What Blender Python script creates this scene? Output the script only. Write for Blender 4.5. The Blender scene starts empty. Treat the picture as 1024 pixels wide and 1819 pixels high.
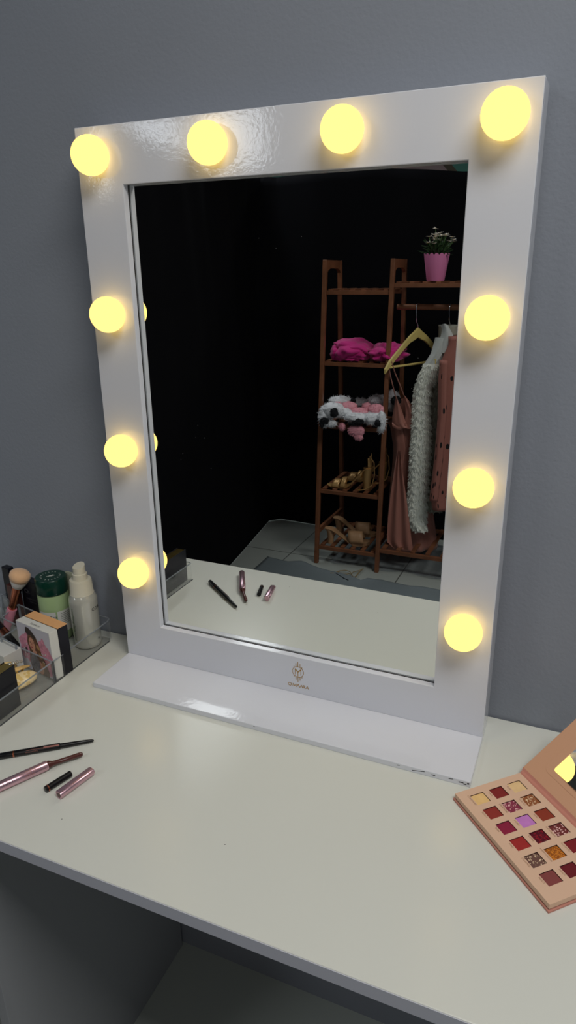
import bpy, bmesh, math, random
from mathutils import Vector, Matrix, Euler, noise
PI = math.pi
random.seed(7)
SC = bpy.context.scene
COL = SC.collection

# ------------------------------------------------------------------ camera
FPX = 1229.7
CAM = Vector((0.3805, -0.8424, 0.6432))
EUL = Euler((1.2215, 0.018, 0.4098), 'XYZ')
RM = EUL.to_matrix()
cam = bpy.data.cameras.new('camera')
cam.sensor_fit = 'VERTICAL'; cam.sensor_height = 36.0
cam.lens = FPX / 1819 * 36.0
cam.clip_start = 0.02; cam.clip_end = 60
co = bpy.data.objects.new('camera', cam); COL.objects.link(co)
co.location = CAM; co.rotation_euler = EUL
SC.camera = co
# ------------------------------------------------------------------ world, exposure, lights
w = bpy.data.worlds.new('world'); SC.world = w; w.use_nodes = True
w.node_tree.nodes['Background'].inputs[0].default_value = (.5, .56, .65, 1)
w.node_tree.nodes['Background'].inputs[1].default_value = 0.02
SC.view_settings.view_transform = 'Standard'
SC.view_settings.look = 'None'
SC.view_settings.exposure = 0.0
SC.view_settings.gamma = 1.0
SC.view_settings.use_curve_mapping = False
try:
    SC.cycles.max_bounces = 10; SC.cycles.transparent_max_bounces = 16
    SC.cycles.sample_clamp_indirect = 4.0
except Exception:
    pass
CEIL = 1.95
FLOOR = -0.75
# (x, y, length_x, length_y, watts, colour)
LAMPS = [(0.95, -0.88, 1.2, .60, 26, (1, .985, .955)),
         (-1.45, -2.25, .30, 1.2, 14, (.93, .97, 1)),
         (1.4, -3.7, 1.2, .30, 14, (1, .96, .93))]  # last one is an added lamp, out of mirror view, brightening the back wall
BULB_E = (2.0, 1.32, 0.345)
BULB_S = 1.0

# ------------------------------------------------------------------ photo geometry helpers
T0, TILT, MREC = 0.0086, 0.0107, 0.0129
PH = 0.0059
def frp(x, d, z):
    a = TILT; zz = z - T0
    return Vector((x, d*math.cos(a) + zz*math.sin(a), T0 + zz*math.cos(a) - d*math.sin(a)))
def _ray(u, v):
    return (RM @ Vector(((u-512)/FPX, (909.5-v)/FPX, -1))).normalized()
_mn = Vector((0, math.cos(TILT), -math.sin(TILT))); _mo = frp(0, MREC, .3)
def _mir(P): return P - 2*(P-_mo).dot(_mn)*_mn
_MC = _mir(CAM)
def pz(u, v, z=0.0):            # point of the desk-side scene at height z
    d = _ray(u, v); return CAM + d*((z-CAM.z)/d.z)
def mp(u, v, y):                # point of the room behind the camera at depth y (seen in the mirror)
    d = _mir(CAM + _ray(u, v)) - _MC
    return _MC + d*((y-_MC.y)/d.y)

# ------------------------------------------------------------------ materials
def s2l(c):
    def f(x):
        x /= 255.0
        return x/12.92 if x <= .04045 else ((x+.055)/1.055)**2.4
    return (f(c[0]), f(c[1]), f(c[2]), 1)
MATS = {}
def mat(name, rgb=(200, 200, 200), rough=.5, metal=0, spec=.5, coat=0, coat_rough=.05, bump=0, bscale=50,
        var=0, vscale=8, sheen=0, emit=None, estr=1, alpha=1, trans=0, ior=1.45, sub=0):
    m = bpy.data.materials.new(name); m.use_nodes = True
    nt = m.node_tree; b = nt.nodes['Principled BSDF']
    c = s2l(rgb)
    b.inputs['Base Color'].default_value = c
    b.inputs['Roughness'].default_value = rough
    b.inputs['Metallic'].default_value = metal
    b.inputs['Specular IOR Level'].default_value = spec
    b.inputs['Coat Weight'].default_value = coat
    b.inputs['Coat Roughness'].default_value = coat_rough
    b.inputs['Sheen Weight'].default_value = sheen
    b.inputs['Transmission Weight'].default_value = trans
    b.inputs['IOR'].default_value = ior
    b.inputs['Alpha'].default_value = alpha
    tc = nt.nodes.new('ShaderNodeTexCoord')
    if var:
        n = nt.nodes.new('ShaderNodeTexNoise'); n.inputs['Scale'].default_value = vscale
        n.inputs['Detail'].default_value = 4
        nt.links.new(tc.outputs['Object'], n.inputs['Vector'])
        r = nt.nodes.new('ShaderNodeValToRGB')
        r.color_ramp.elements[0].position = .3; r.color_ramp.elements[1].position = .7
        r.color_ramp.elements[0].color = tuple(x*(1-var) for x in c[:3]) + (1,)
        r.color_ramp.elements[1].color = tuple(min(1, x*(1+var)) for x in c[:3]) + (1,)
        nt.links.new(n.outputs['Fac'], r.inputs['Fac']); nt.links.new(r.outputs['Color'], b.inputs['Base Color'])
    if bump:
        n = nt.nodes.new('ShaderNodeTexNoise'); n.inputs['Scale'].default_value = bscale
        n.inputs['Detail'].default_value = 3
        nt.links.new(tc.outputs['Object'], n.inputs['Vector'])
        bm_ = nt.nodes.new('ShaderNodeBump'); bm_.inputs['Strength'].default_value = 1
        bm_.inputs['Distance'].default_value = bump
        nt.links.new(n.outputs['Fac'], bm_.inputs['Height'])
        nt.links.new(bm_.outputs['Normal'], b.inputs['Normal'])
        if coat: nt.links.new(bm_.outputs['Normal'], b.inputs['Coat Normal'])
    if emit:
        b.inputs['Emission Color'].default_value = tuple(emit) + (1,)
        b.inputs['Emission Strength'].default_value = estr
    MATS[name] = m
    return m
M = MATS
mat('wall_paint', (136, 141, 150), rough=.85, spec=.25, bump=.0004, bscale=220, var=.03, vscale=3)
mat('dark_wall', (70, 72, 76), rough=.9)
mat('white_gloss', (219, 221, 228), rough=.06, spec=.5, bump=.00010, bscale=200)
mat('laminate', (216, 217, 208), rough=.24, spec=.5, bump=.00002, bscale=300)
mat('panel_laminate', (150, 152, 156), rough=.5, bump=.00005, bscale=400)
mat('gap_dark', (38, 26, 20), rough=.7)
mat('gold', (168, 128, 50), rough=.4, metal=.35)
mat('front_strip', (190, 192, 202), rough=.4)
mat('bright_gold', (232, 196, 110), rough=.14, metal=1)
mat('black_plastic', (14, 14, 16), rough=.28, spec=.5)
mat('black_matte', (20, 20, 24), rough=.55)
mat('rose_gold', (196, 120, 92), rough=.2, metal=1)
mat('rose_print', (150, 92, 80), rough=.5)
mat('pink_metal', (214, 174, 186), rough=.27, metal=.85)
mat('brown_tip', (84, 44, 40), rough=.22, spec=.6)
mat('pale_brown', (150, 70, 60), rough=.4)
mat('print_grey', (92, 90, 92), rough=.6)
mat('print_dark', (28, 28, 30), rough=.6)
mat('wood', (128, 82, 56), rough=.42, var=.25, vscale=14, bump=.0003, bscale=60)
mat('pale_wood', (218, 196, 120), rough=.42, var=.08, vscale=20)
mat('chrome', (190, 190, 195), rough=.15, metal=1)
mat('pearl', (196, 196, 186), rough=.22, metal=.25, coat=.5)
mat('pearl_cap', (206, 202, 184), rough=.3, coat=.3)
mat('green_cap', (6, 52, 40), rough=.24, spec=.5)
mat('green_liquid', (160, 184, 134), rough=.3, coat=.4, var=.05)
mat('paper_white', (214, 214, 208), rough=.6)
mat('paper_lilac', (198, 196, 206), rough=.6)
mat('peach', (226, 172, 118), rough=.6)
mat('case_black', (16, 16, 26), rough=.3, spec=.35)
mat('tube_cream', (170, 172, 150), rough=.35)
mat('bristle_peach', (232, 186, 142), rough=.9, sheen=.4, bump=.0006, bscale=420)
mat('bristle_white', (226, 220, 214), rough=.9, sheen=.4, bump=.0006, bscale=420)
mat('pink_handle', (214, 138, 158), rough=.35)
mat('pal_card', (222, 184, 156), rough=.55, bump=.00003, bscale=500)
mat('pal_rim', (196, 132, 116), rough=.5)
mat('pal_lid', (206, 158, 126), rough=.6)
mat('pal_groove', (60, 28, 24), rough=.7)
mat('print_brown', (140, 96, 66), rough=.6)
mat('skin', (206, 150, 122), rough=.6)
mat('hair_brown', (104, 70, 46), rough=.6, var=.35, vscale=220)
mat('hair_gold', (176, 136, 92), rough=.6)
mat('hat_brown', (52, 38, 32), rough=.6)
mat('paint_pink', (206, 138, 158), rough=.6, var=.25, vscale=160)
mat('lip_red', (170, 50, 66), rough=.5)
mat('dress_sparkle', (122, 118, 122), rough=.4, var=.7, vscale=600)
mat('crystal', (240, 238, 225), rough=.06, metal=.75)
mat('drape', (14, 14, 17), rough=.95, spec=.08)
mat('hot_pink', (206, 30, 130), rough=.75, sheen=.3, bump=.002, bscale=40)
mat('dress_pink', (168, 112, 98), rough=.55, sheen=.2)
mat('cloth_white', (196, 200, 196), rough=.85, sheen=.2)
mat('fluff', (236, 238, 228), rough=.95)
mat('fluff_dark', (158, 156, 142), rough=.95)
mat('fur_white', (226, 228, 232), rough=.95)
mat('fur_pink', (232, 160, 172), rough=.95)
mat('fur_black', (26, 28, 32), rough=.95)
mat('fur_grey', (160, 156, 160), rough=.95)
mat('shoe_gold', (190, 150, 96), rough=.35, metal=.35)
mat('shoe_tan', (172, 134, 98), rough=.5)
mat('pot_pink', (226, 132, 180), rough=.4)
mat('leaf', (62, 92, 54), rough=.6, var=.25, vscale=40)
mat('stem', (80, 110, 60), rough=.6)
mat('petal', (250, 244, 236), rough=.7)
mat('flower_eye', (200, 160, 90), rough=.7)
mat('sheet_blue', (120, 130, 134), rough=.6, var=.08, vscale=3)
mat('wire', (150, 132, 100), rough=.4)
mat('ceiling_paint', (140, 140, 138), rough=.9)
mat('fixture', (230, 230, 230), rough=.5)

def nodes(name):
    m = bpy.data.materials.new(name); m.use_nodes = True; nt = m.node_tree
    nt.nodes.clear(); out = nt.nodes.new('ShaderNodeOutputMaterial'); MATS[name] = m
    return m, nt, out
def N(nt, t, **kw):
    n = nt.nodes.new(t)
    for k, v in kw.items():
        try: n.inputs[k].default_value = v
        except Exception: setattr(n, k, v)
    return n
# mirror silvering with a little dust
m, nt, out = nodes('mirror')
g = N(nt, 'ShaderNodeBsdfGlossy', Color=(.86, .88, .87, 1), Roughness=0.0)
d = N(nt, 'ShaderNodeBsdfDiffuse', Color=(.5, .5, .5, 1))
tc = N(nt, 'ShaderNodeTexCoord'); vo = N(nt, 'ShaderNodeTexVoronoi', Scale=95.0); nz = N(nt, 'ShaderNodeTexNoise', Scale=5.0)
mt = N(nt, 'ShaderNodeMath', operation='LESS_THAN'); mt.inputs[1].default_value = .045
m2 = N(nt, 'ShaderNodeMath', operation='GREATER_THAN'); m2.inputs[1].default_value = .58
m3 = N(nt, 'ShaderNodeMath', operation='MULTIPLY'); m4 = N(nt, 'ShaderNodeMath', operation='MULTIPLY'); m4.inputs[1].default_value = .25
mx = N(nt, 'ShaderNodeMixShader'); L = nt.links.new
L(tc.outputs['Object'], vo.inputs['Vector']); L(tc.outputs['Object'], nz.inputs['Vector'])
L(vo.outputs['Distance'], mt.inputs[0]); L(nz.outputs['Fac'], m2.inputs[0])
L(mt.outputs[0], m3.inputs[0]); L(m2.outputs[0], m3.inputs[1]); L(m3.outputs[0], m4.inputs[0])
L(m4.outputs[0], mx.inputs[0]); L(g.outputs[0], mx.inputs[1]); L(d.outputs[0], mx.inputs[2]); L(mx.outputs[0], out.inputs[0])
m, nt, out = nodes('small_mirror')
g = N(nt, 'ShaderNodeBsdfGlossy', Color=(.92, .92, .9, 1), Roughness=0.0); nt.links.new(g.outputs[0], out.inputs[0])
m, nt, out = nodes('daylight')
e = N(nt, 'ShaderNodeEmission', Color=(.86, .93, 1, 1), Strength=8.0); nt.links.new(e.outputs[0], out.inputs[0])
# bulbs
m, nt, out = nodes('bulb_glow')
e = N(nt, 'ShaderNodeEmission', Color=BULB_E+(1,), Strength=BULB_S); nt.links.new(e.outputs[0], out.inputs[0])
# clear acrylic sheet
def acrylic(name, tint, dens):
    m, nt, out = nodes(name)
    t = N(nt, 'ShaderNodeBsdfTransparent', Color=tint+(1,)); g = N(nt, 'ShaderNodeBsdfGlossy', Color=(1, 1, 1, 1), Roughness=.02)
    lw = N(nt, 'ShaderNodeLayerWeight', Blend=.5); pw = N(nt, 'ShaderNodeMath', operation='POWER'); pw.inputs[1].default_value = 4.0
    fr = N(nt, 'ShaderNodeMath', operation='MULTIPLY_ADD'); fr.inputs[1].default_value = .45; fr.inputs[2].default_value = .03; mx = N(nt, 'ShaderNodeMixShader')
    nt.links.new(lw.outputs['Facing'], pw.inputs[0]); nt.links.new(pw.outputs[0], fr.inputs[0])
    dd = N(nt, 'ShaderNodeBsdfDiffuse', Color=(.62, .66, .7, 1)); mx2 = N(nt, 'ShaderNodeMixShader'); mx2.inputs[0].default_value = dens
    L = nt.links.new
    L(fr.outputs[0], mx.inputs[0]); L(t.outputs[0], mx.inputs[1]); L(g.outputs[0], mx.inputs[2])
    L(mx.outputs[0], mx2.inputs[1]); L(dd.outputs[0], mx2.inputs[2]); L(mx2.outputs[0], out.inputs[0])
acrylic('acrylic', (.985, .987, .987), 0.008)
acrylic('acrylic_edge', (.6, .64, .68), 0.3)
acrylic('acrylic_joint', (.22, .22, .26), 0.12)
acrylic('plastic_film', (.72, .74, .76), 0.16)
# floor tiles
m, nt, out = nodes('tile')
b = N(nt, 'ShaderNodeBsdfPrincipled'); b.inputs['Roughness'].default_value = .35
tc = N(nt, 'ShaderNodeTexCoord'); mp_ = N(nt, 'ShaderNodeMapping'); mp_.inputs['Location'].default_value = (.955, 2.195, 0)
br = N(nt, 'ShaderNodeTexBrick'); br.offset = 0; br.squash = 1
br.inputs['Scale'].default_value = 1; br.inputs['Brick Width'].default_value = .6; br.inputs['Row Height'].default_value = .6
br.inputs['Mortar Size'].default_value = .003; br.inputs['Mortar Smooth'].default_value = .1
br.inputs['Color1'].default_value = s2l((176, 182, 176)); br.inputs['Color2'].default_value = s2l((170, 176, 172)); br.inputs['Mortar'].default_value = s2l((96, 98, 94))
L = nt.links.new
L(tc.outputs['Object'], mp_.inputs[0]); L(mp_.outputs[0], br.inputs['Vector']); L(br.outputs['Color'], b.inputs['Base Color']); L(b.outputs[0], out.inputs[0])
# banded back wall
m, nt, out = nodes('banded_wall')
b = N(nt, 'ShaderNodeBsdfPrincipled'); b.inputs['Roughness'].default_value = .85
tc = N(nt, 'ShaderNodeTexCoord'); wv = N(nt, 'ShaderNodeTexWave', Scale=.42, Distortion=.6)
wv.bands_direction = 'DIAGONAL'
r = N(nt, 'ShaderNodeValToRGB'); r.color_ramp.interpolation = 'CONSTANT'
r.color_ramp.elements[0].position = 0; r.color_ramp.elements[0].color = s2l((168, 146, 146))
r.color_ramp.elements[1].position = .62; r.color_ramp.elements[1].color = s2l((92, 84, 70))
x = r.color_ramp.elements.new(.74); x.color = s2l((84, 140, 128))
L = nt.links.new
L(tc.outputs['Object'], wv.inputs['Vector']); L(wv.outputs['Fac'], r.inputs['Fac']); L(r.outputs[0], b.inputs['Base Color']); L(b.outputs[0], out.inputs[0])
# glitter and marbled acetate
def speckled(name, base, spark, scale, thr, rough=.4, metal=0):
    m, nt, out = nodes(name)
    b = N(nt, 'ShaderNodeBsdfPrincipled'); b.inputs['Roughness'].default_value = rough; b.inputs['Metallic'].default_value = metal
    tc = N(nt, 'ShaderNodeTexCoord'); vo = N(nt, 'ShaderNodeTexVoronoi', Scale=scale)
    wn = N(nt, 'ShaderNodeTexWhiteNoise'); lt = N(nt, 'ShaderNodeMath', operation='GREATER_THAN'); lt.inputs[1].default_value = thr
    mx = N(nt, 'ShaderNodeMixRGB'); mx.inputs[1].default_value = s2l(base); mx.inputs[2].default_value = s2l(spark)
    L = nt.links.new
    L(tc.outputs['Object'], vo.inputs['Vector']); L(vo.outputs['Position'], wn.inputs['Vector'])
    L(wn.outputs['Value'], lt.inputs[0]); L(lt.outputs[0], mx.inputs[0]); L(mx.outputs[0], b.inputs['Base Color']); L(b.outputs[0], out.inputs[0])
speckled('amber', (222, 190, 118), (236, 212, 160), 160, .5, rough=.2)
mat('amber_rim', (214, 176, 112), rough=.2, var=.2, vscale=90)
def velvet_dots(name):
    m, nt, out = nodes(name)
    b = N(nt, 'ShaderNodeBsdfPrincipled'); b.inputs['Roughness'].default_value = .7
    tc = N(nt, 'ShaderNodeTexCoord'); mpn = N(nt, 'ShaderNodeMapping'); mpn.inputs['Scale'].default_value = (1, 1, 1)
    vo = N(nt, 'ShaderNodeTexVoronoi', Scale=17.0, Randomness=.55); lt = N(nt, 'ShaderNodeMath', operation='LESS_THAN'); lt.inputs[1].default_value = .22
    mx = N(nt, 'ShaderNodeMixRGB'); mx.inputs[1].default_value = s2l((160, 102, 90)); mx.inputs[2].default_value = s2l((14, 10, 12))
    L = nt.links.new
    L(tc.outputs['UV'], mpn.inputs[0]); L(mpn.outputs[0], vo.inputs['Vector']); L(vo.outputs['Distance'], lt.inputs[0])
    L(lt.outputs[0], mx.inputs[0]); L(mx.outputs[0], b.inputs['Base Color']); L(b.outputs[0], out.inputs[0])
velvet_dots('polka')

# ------------------------------------------------------------------ mesh builder
class MB:
    def __init__(s): s.v = []; s.f = []; s.m = []; s.uv = {}
    def add(s, vs, fs, mi=0):
        o = len(s.v); s.v += [Vector(p) for p in vs]
        for f in fs: s.f.append([i+o for i in f]); s.m.append(mi)
        return s
    def box(s, c, d, mi=0, mtx=None):
        x, y, z = [k/2 for k in d]
        vs = [Vector((sx*x, sy*y, sz*z)) for sx in (-1, 1) for sy in (-1, 1) for sz in (-1, 1)]
        if mtx: vs = [mtx @ p for p in vs]
        vs = [p + Vector(c) for p in vs]
        return s.add(vs, [(0, 1, 3, 2), (4, 6, 7, 5), (0, 4, 5, 1), (2, 3, 7, 6), (0, 2, 6, 4), (1, 5, 7, 3)], mi)
    def box2(s, a, b, mi=0):
        return s.box([(a[i]+b[i])/2 for i in range(3)], [abs(b[i]-a[i]) for i in range(3)], mi)
    def bar(s, a, b, wd, th, mi=0, up=(0, 0, 1)):   # rectangular bar a->b, wd along side, th along up-ish
        a, b = Vector(a), Vector(b); d = (b-a).normalized(); sd = d.cross(Vector(up))
        if sd.length < 1e-4: sd = d.cross(Vector((0, 1, 0)))
        sd.normalize(); u = sd.cross(d)
        vs = [p + sd*(i*wd/2) + u*(j*th/2) for p in (a, b) for i, j in ((-1, -1), (1, -1), (1, 1), (-1, 1))]
        return s.add(vs, [(0, 1, 2, 3), (7, 6, 5, 4), (0, 4, 5, 1), (1, 5, 6, 2), (2, 6, 7, 3), (3, 7, 4, 0)], mi)
    def tube(s, pts, r, n=10, mi=0, cap=True):
        pts = [Vector(p) for p in pts]; rs = r if isinstance(r, (list, tuple)) else [r]*len(pts)
        rings = []; prev = None
        for i, p in enumerate(pts):
            d = (pts[min(i+1, len(pts)-1)] - pts[max(i-1, 0)]).normalized()
            if prev is None:
                a = d.cross(Vector((0, 0, 1)));
                if a.length < .05: a = d.cross(Vector((0, 1, 0)))
            else: a = prev - d*prev.dot(d)
            a.normalize(); prev = a; b = d.cross(a)
            rings.append([p + (a*math.cos(2*PI*k/n) + b*math.sin(2*PI*k/n))*rs[i] for k in range(n)])
        return s.loft(rings, mi, cap)
    def loft(s, rings, mi=0, cap=True, closed=True):
        n = len(rings[0]); vs = [p for r in rings for p in r]; fs = []
        for i in range(len(rings)-1):
            for k in range(n if closed else n-1):
                k2 = (k+1) % n
                fs.append((i*n+k, i*n+k2, (i+1)*n+k2, (i+1)*n+k))
        if cap and closed:
            fs.append(tuple(range(n))[::-1]); fs.append(tuple((len(rings)-1)*n+k for k in range(n)))
        return s.add(vs, fs, mi)
    def lathe(s, prof, c=(0, 0, 0), n=32, mi=0, mtx=None, sx=1, sy=1):   # prof [(r,z)]
        rings = []
        for r, z in prof:
            ring = [Vector((max(r, 1e-5)*math.cos(2*PI*k/n)*sx, max(r, 1e-5)*math.sin(2*PI*k/n)*sy, z)) for k in range(n)]
            if mtx: ring = [mtx @ q for q in ring]
            rings.append([q + Vector(c) for q in ring])
        return s.loft(rings, mi, True)
    def prism(s, poly, h, mi=0, mtx=None):  # poly in xy, extruded 0..h
        n = len(poly); vs = [Vector((x, y, 0)) for x, y in poly] + [Vector((x, y, h)) for x, y in poly]
        if mtx: vs = [mtx @ q for q in vs]
        return s.add(vs, [tuple(range(n))[::-1], tuple(range(n, 2*n))] + [(i, (i+1) % n, (i+1) % n+n, i+n) for i in range(n)], mi)
    def blob(s, c, r, mi=0, seg=14, rg=9, mtx=None, nz=0, nf=3, seed=0):
        rings = []
        for i in range(rg+1):
            t = PI*i/rg; ring = []
            for k in range(seg):
                q = Vector((math.sin(t)*math.cos(2*PI*k/seg), math.sin(t)*math.sin(2*PI*k/seg), math.cos(t)))
                q *= 1 + nz*noise.noise(q*nf + Vector((seed*7.1, 0, 0)))
                q = Vector((q.x*r[0], q.y*r[1], q.z*r[2]))
                if mtx: q = mtx @ q
                ring.append(q + Vector(c))
            rings.append(ring)
        return s.loft(rings, mi, False)
    def text(s, txt, size, mtx, mi=0, align='CENTER'):
        cu = bpy.data.curves.new('t', 'FONT'); cu.body = txt; cu.size = size; cu.align_x = align; cu.align_y = 'CENTER'; cu.resolution_u = 2
        ob = bpy.data.objects.new('t', cu); COL.objects.link(ob)
        bpy.context.view_layer.update()
        me = bpy.data.meshes.new_from_object(ob.evaluated_get(bpy.context.evaluated_depsgraph_get()))
        s.add([mtx @ v.co for v in me.vertices], [list(p.vertices) for p in me.polygons], mi)
        bpy.data.objects.remove(ob); bpy.data.curves.remove(cu); bpy.data.meshes.remove(me)
        return s
    def build(s, name, mats, parent=None, smooth=False, bevel=0, subd=0, angle=None, fix=True):
        me = bpy.data.meshes.new(name); me.from_pydata([tuple(p) for p in s.v], [], s.f)
        if isinstance(mats, str): mats = [mats]
        for k in mats: me.materials.append(M[k])
        for p, i in zip(me.polygons, s.m): p.material_index = i; p.use_smooth = bool(smooth)
        if fix:
            bm = bmesh.new(); bm.from_mesh(me)
            bmesh.ops.recalc_face_normals(bm, faces=bm.faces); bm.to_mesh(me); bm.free()
        if smooth and smooth != 'all':
            me.shade_smooth() if hasattr(me, 'shade_smooth') else None
            try: me.set_sharp_from_angle(angle=math.radians(angle or 40))
            except Exception: pass
        me.update()
        o = bpy.data.objects.new(name, me); COL.objects.link(o)
        if parent:
            bpy.context.view_layer.update() if False else None
            o.parent = parent; o.matrix_parent_inverse = pm(parent).inverted()
        if bevel:
            b = o.modifiers.new('bevel', 'BEVEL'); b.width = bevel; b.segments = 2; b.limit_method = 'ANGLE'; b.angle_limit = math.radians(35)
        if subd:
            b = o.modifiers.new('sub', 'SUBSURF'); b.levels = subd; b.render_levels = subd
        return o
def pm(o):
    m = Matrix.LocRotScale(o.location, o.rotation_euler, o.scale)
    return m if o.parent is None else pm(o.parent) @ o.matrix_parent_inverse @ m
def tag(o, label, cat, group=None, kind=None):
    o['label'] = label; o['category'] = cat
    if group: o['group'] = group
    if kind: o['kind'] = kind
    return o
def thing(name, label, cat, loc=(0, 0, 0), group=None):
    o = bpy.data.objects.new(name, None); o.empty_display_size = .05; COL.objects.link(o); o.location = loc
    return tag(o, label, cat, group)
def struct(name, mb, m):
    o = mb.build(name, m); o['kind'] = 'structure'; return o
def RZ(a): return Matrix.Rotation(a, 4, 'Z')
def basis(o, x, y, z):
    return Matrix(((x[0], y[0], z[0], o[0]), (x[1], y[1], z[1], o[1]), (x[2], y[2], z[2], o[2]), (0, 0, 0, 1)))
def tufts(mb, pts, ln, wd, mi, droop=.5, jit=.5):
    for p, n in pts:
        n = (Vector(n) + Vector((random.uniform(-jit, jit), random.uniform(-jit, jit), random.uniform(-jit, jit) - droop))).normalized()
        a = n.cross(Vector((random.random(), random.random(), random.random()+.1))).normalized(); b = n.cross(a)
        l = ln*random.uniform(.6, 1.2); w_ = wd*random.uniform(.7, 1.3)
        mb.add([p + a*w_, p - a*w_*.5 + b*w_*.87, p - a*w_*.5 - b*w_*.87, p + n*l], [(0, 1, 3), (1, 2, 3), (2, 0, 3)], mi)

# ================================================================== THE SETTING
WY = 0.0655
RPH = RZ(PH)
X0, X1, Y1 = -4.8, 2.6, -4.6
struct('wall_front', MB().box((0, WY+.05, .6), (8.4, .1, 2.9), 0, None), 'wall_paint').rotation_euler = (0, 0, PH)
struct('wall_back', MB().box((-1.1, Y1-.05, .6), (7.6, .1, 2.9)), 'banded_wall')
for k, (xa, xb, za, zb_) in enumerate([(-3.72, -2.92, 1.32, 1.86), (-2.76, -2.18, 1.45, 1.86)]):
    wn_ = bpy.data.objects.new('window_%d' % (k+1), None); COL.objects.link(wn_); wn_.location = ((xa+xb)/2, Y1, za); wn_['kind'] = 'structure'
    mb = MB(); mb.box2((xa, Y1+.004, za), (xb, Y1+.010, zb_)); mb.build('pane', 'daylight', wn_)
    mb = MB()
    for a_, b_ in (((xa-.04, za-.04), (xb+.04, za)), ((xa-.04, zb_), (xb+.04, zb_+.04)), ((xa-.04, za), (xa, zb_)), ((xb, za), (xb+.04, zb_))):
        mb.box2((a_[0], Y1+.001, a_[1]), (b_[0], Y1+.03, b_[1]))
    mb.build('window_frame', 'fixture', wn_)
struct('wall_left', MB().box((X0-.05, -2.25, .6), (.1, 4.9, 2.9)), 'wall_paint')
struct('wall_right', MB().box((X1+.05, -2.25, .6), (.1, 4.9, 2.9)), 'wall_paint')
struct('floor', MB().box((-1.1, -2.25, FLOOR-.05), (7.8, 4.9, .1)), 'tile')
struct('ceiling', MB().box((-1.1, -2.25, CEIL+.05), (7.8, 4.9, .1)), 'ceiling_paint')
for i, (x, y, lx, ly, watt, c) in enumerate(LAMPS):
    nm = ['long white ceiling lamp above the front of the desk', 'white ceiling lamp above the floor before the clothes rack',
          'added unseen ceiling lamp behind the black drape to light the back wall'][i]
    t = thing('ceiling_light', nm, 'ceiling light', (x, y, CEIL-.03), 'room ceiling lights')
    mb = MB(); mb.box((x, y, CEIL-.0175), (lx+.04, ly+.04, .035)); mb.build('housing', 'fixture', t, bevel=.004)
    ld = bpy.data.lights.new('lamp', 'AREA'); ld.shape = 'RECTANGLE'; ld.size = lx; ld.size_y = ly; ld.energy = watt; ld.color = c
    lo = bpy.data.objects.new('lamp', ld); COL.objects.link(lo); lo.location = (x, y, CEIL-.04)
    lo.parent = t; lo.matrix_parent_inverse = pm(t).inverted()

# ================================================================== DESK
desk = thing('desk', 'white laminate desk against the grey wall holding the mirror and makeup', 'desk', (0, -.17, FLOOR))
mb = MB(); mb.box((0, (-.3946+.0625)/2, -.009), (2.0, .4571, .018)); o = mb.build('tabletop', 'laminate', desk, bevel=.0012)
o.rotation_euler = (0, 0, PH)
mb = MB(); mb.box((0, -.3950, -.0092), (1.998, .0008, .0164)); o = mb.build('front_strip', 'front_strip', desk); o.rotation_euler = (0, 0, PH)  # thin strip on the front edge, tinted greyer and darker than the top
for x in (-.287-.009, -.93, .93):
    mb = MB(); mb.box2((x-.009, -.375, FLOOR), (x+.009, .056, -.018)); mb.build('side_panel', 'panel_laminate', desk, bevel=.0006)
# specks of dirt stay part of the top
mb = MB()
for (u, v) in [(110, 1455), (516, 1045-0), (400, 1500)]:
    p = pz(u, v, .0002)
    if abs(p.x) < .6 and p.y < -.1:
        mb = MB(); mb.lathe([(0, 0), (.0006, 0), (.0004, .0003), (0, .0003)], p, 8); mb.build('dirt_speck', 'print_dark', desk)

# ================================================================== VANITY MIRROR
vm = thing('vanity_mirror', 'white gloss Hollywood vanity mirror with ten glowing bulbs standing on the desk', 'mirror', (0, 0, 0))
W2, H = .3, .815
oL, oR, oB, oT = -W2+.0717, W2-.0722, .0727+.0, H-.073
def frbox(mb, x0, x1, d0, d1, z0, z1, mi=0):
    vs = [frp(x, d, z) for x in (x0, x1) for d in (d0, d1) for z in (z0, z1)]
    mb.add(vs, [(0, 1, 3, 2), (4, 6, 7, 5), (0, 4, 5, 1), (2, 3, 7, 6), (0, 2, 6, 4), (1, 5, 7, 3)], mi)
def ringmesh(mb, ox0, ox1, oz0, oz1, ix0, ix1, iz0, iz1, d0, d1, mi=0):
    vs = []
    for d in (d0, d1):
        vs += [frp(ox0, d, oz0), frp(ox1, d, oz0), frp(ox1, d, oz1), frp(ox0, d, oz1),
               frp(ix0, d, iz0), frp(ix1, d, iz0), frp(ix1, d, iz1), frp(ix0, d, iz1)]
    fs = []
    for i in range(4):
        j = (i+1) % 4
        fs += [(i, j, 4+j, 4+i), (8+i, 12+i, 12+j, 8+j), (i, 8+i, 8+j, j), (4+i, 4+j, 12+j, 12+i)]
    mb.add(vs, fs, mi)
D = .05
mb = MB(); ringmesh(mb, -W2, W2, T0, H, oL, oR, oB, oT, 0, .0106)
fo = mb.build('frame', 'white_gloss', vm, bevel=.0009)
mb = MB(); ringmesh(mb, -W2, W2, T0, H, -W2+.016, W2-.016, T0+.016, H-.016, .0106, D)
mb.build('frame_side', 'white_gloss', vm)
mb = MB(); frbox(mb, -W2+.016, W2-.016, D-.004, D-.001, T0+.016, H-.016); mb.build('back_board', 'gap_dark', vm)
mb = MB(); g_ = .0022; ringmesh(mb, oL-.02, oR+.02, oB-.02, oT+.02, oL-g_, oR+g_, oB-g_, oT+g_, .0106, MREC); mb.build('shadow_gap', 'gap_dark', vm)
mb = MB(); frbox(mb, oL-.012, oR+.012, MREC, MREC+.004, oB-.012, oT+.012); mb.build('mirror_glass', 'mirror', vm)
BD = .0964
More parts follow.
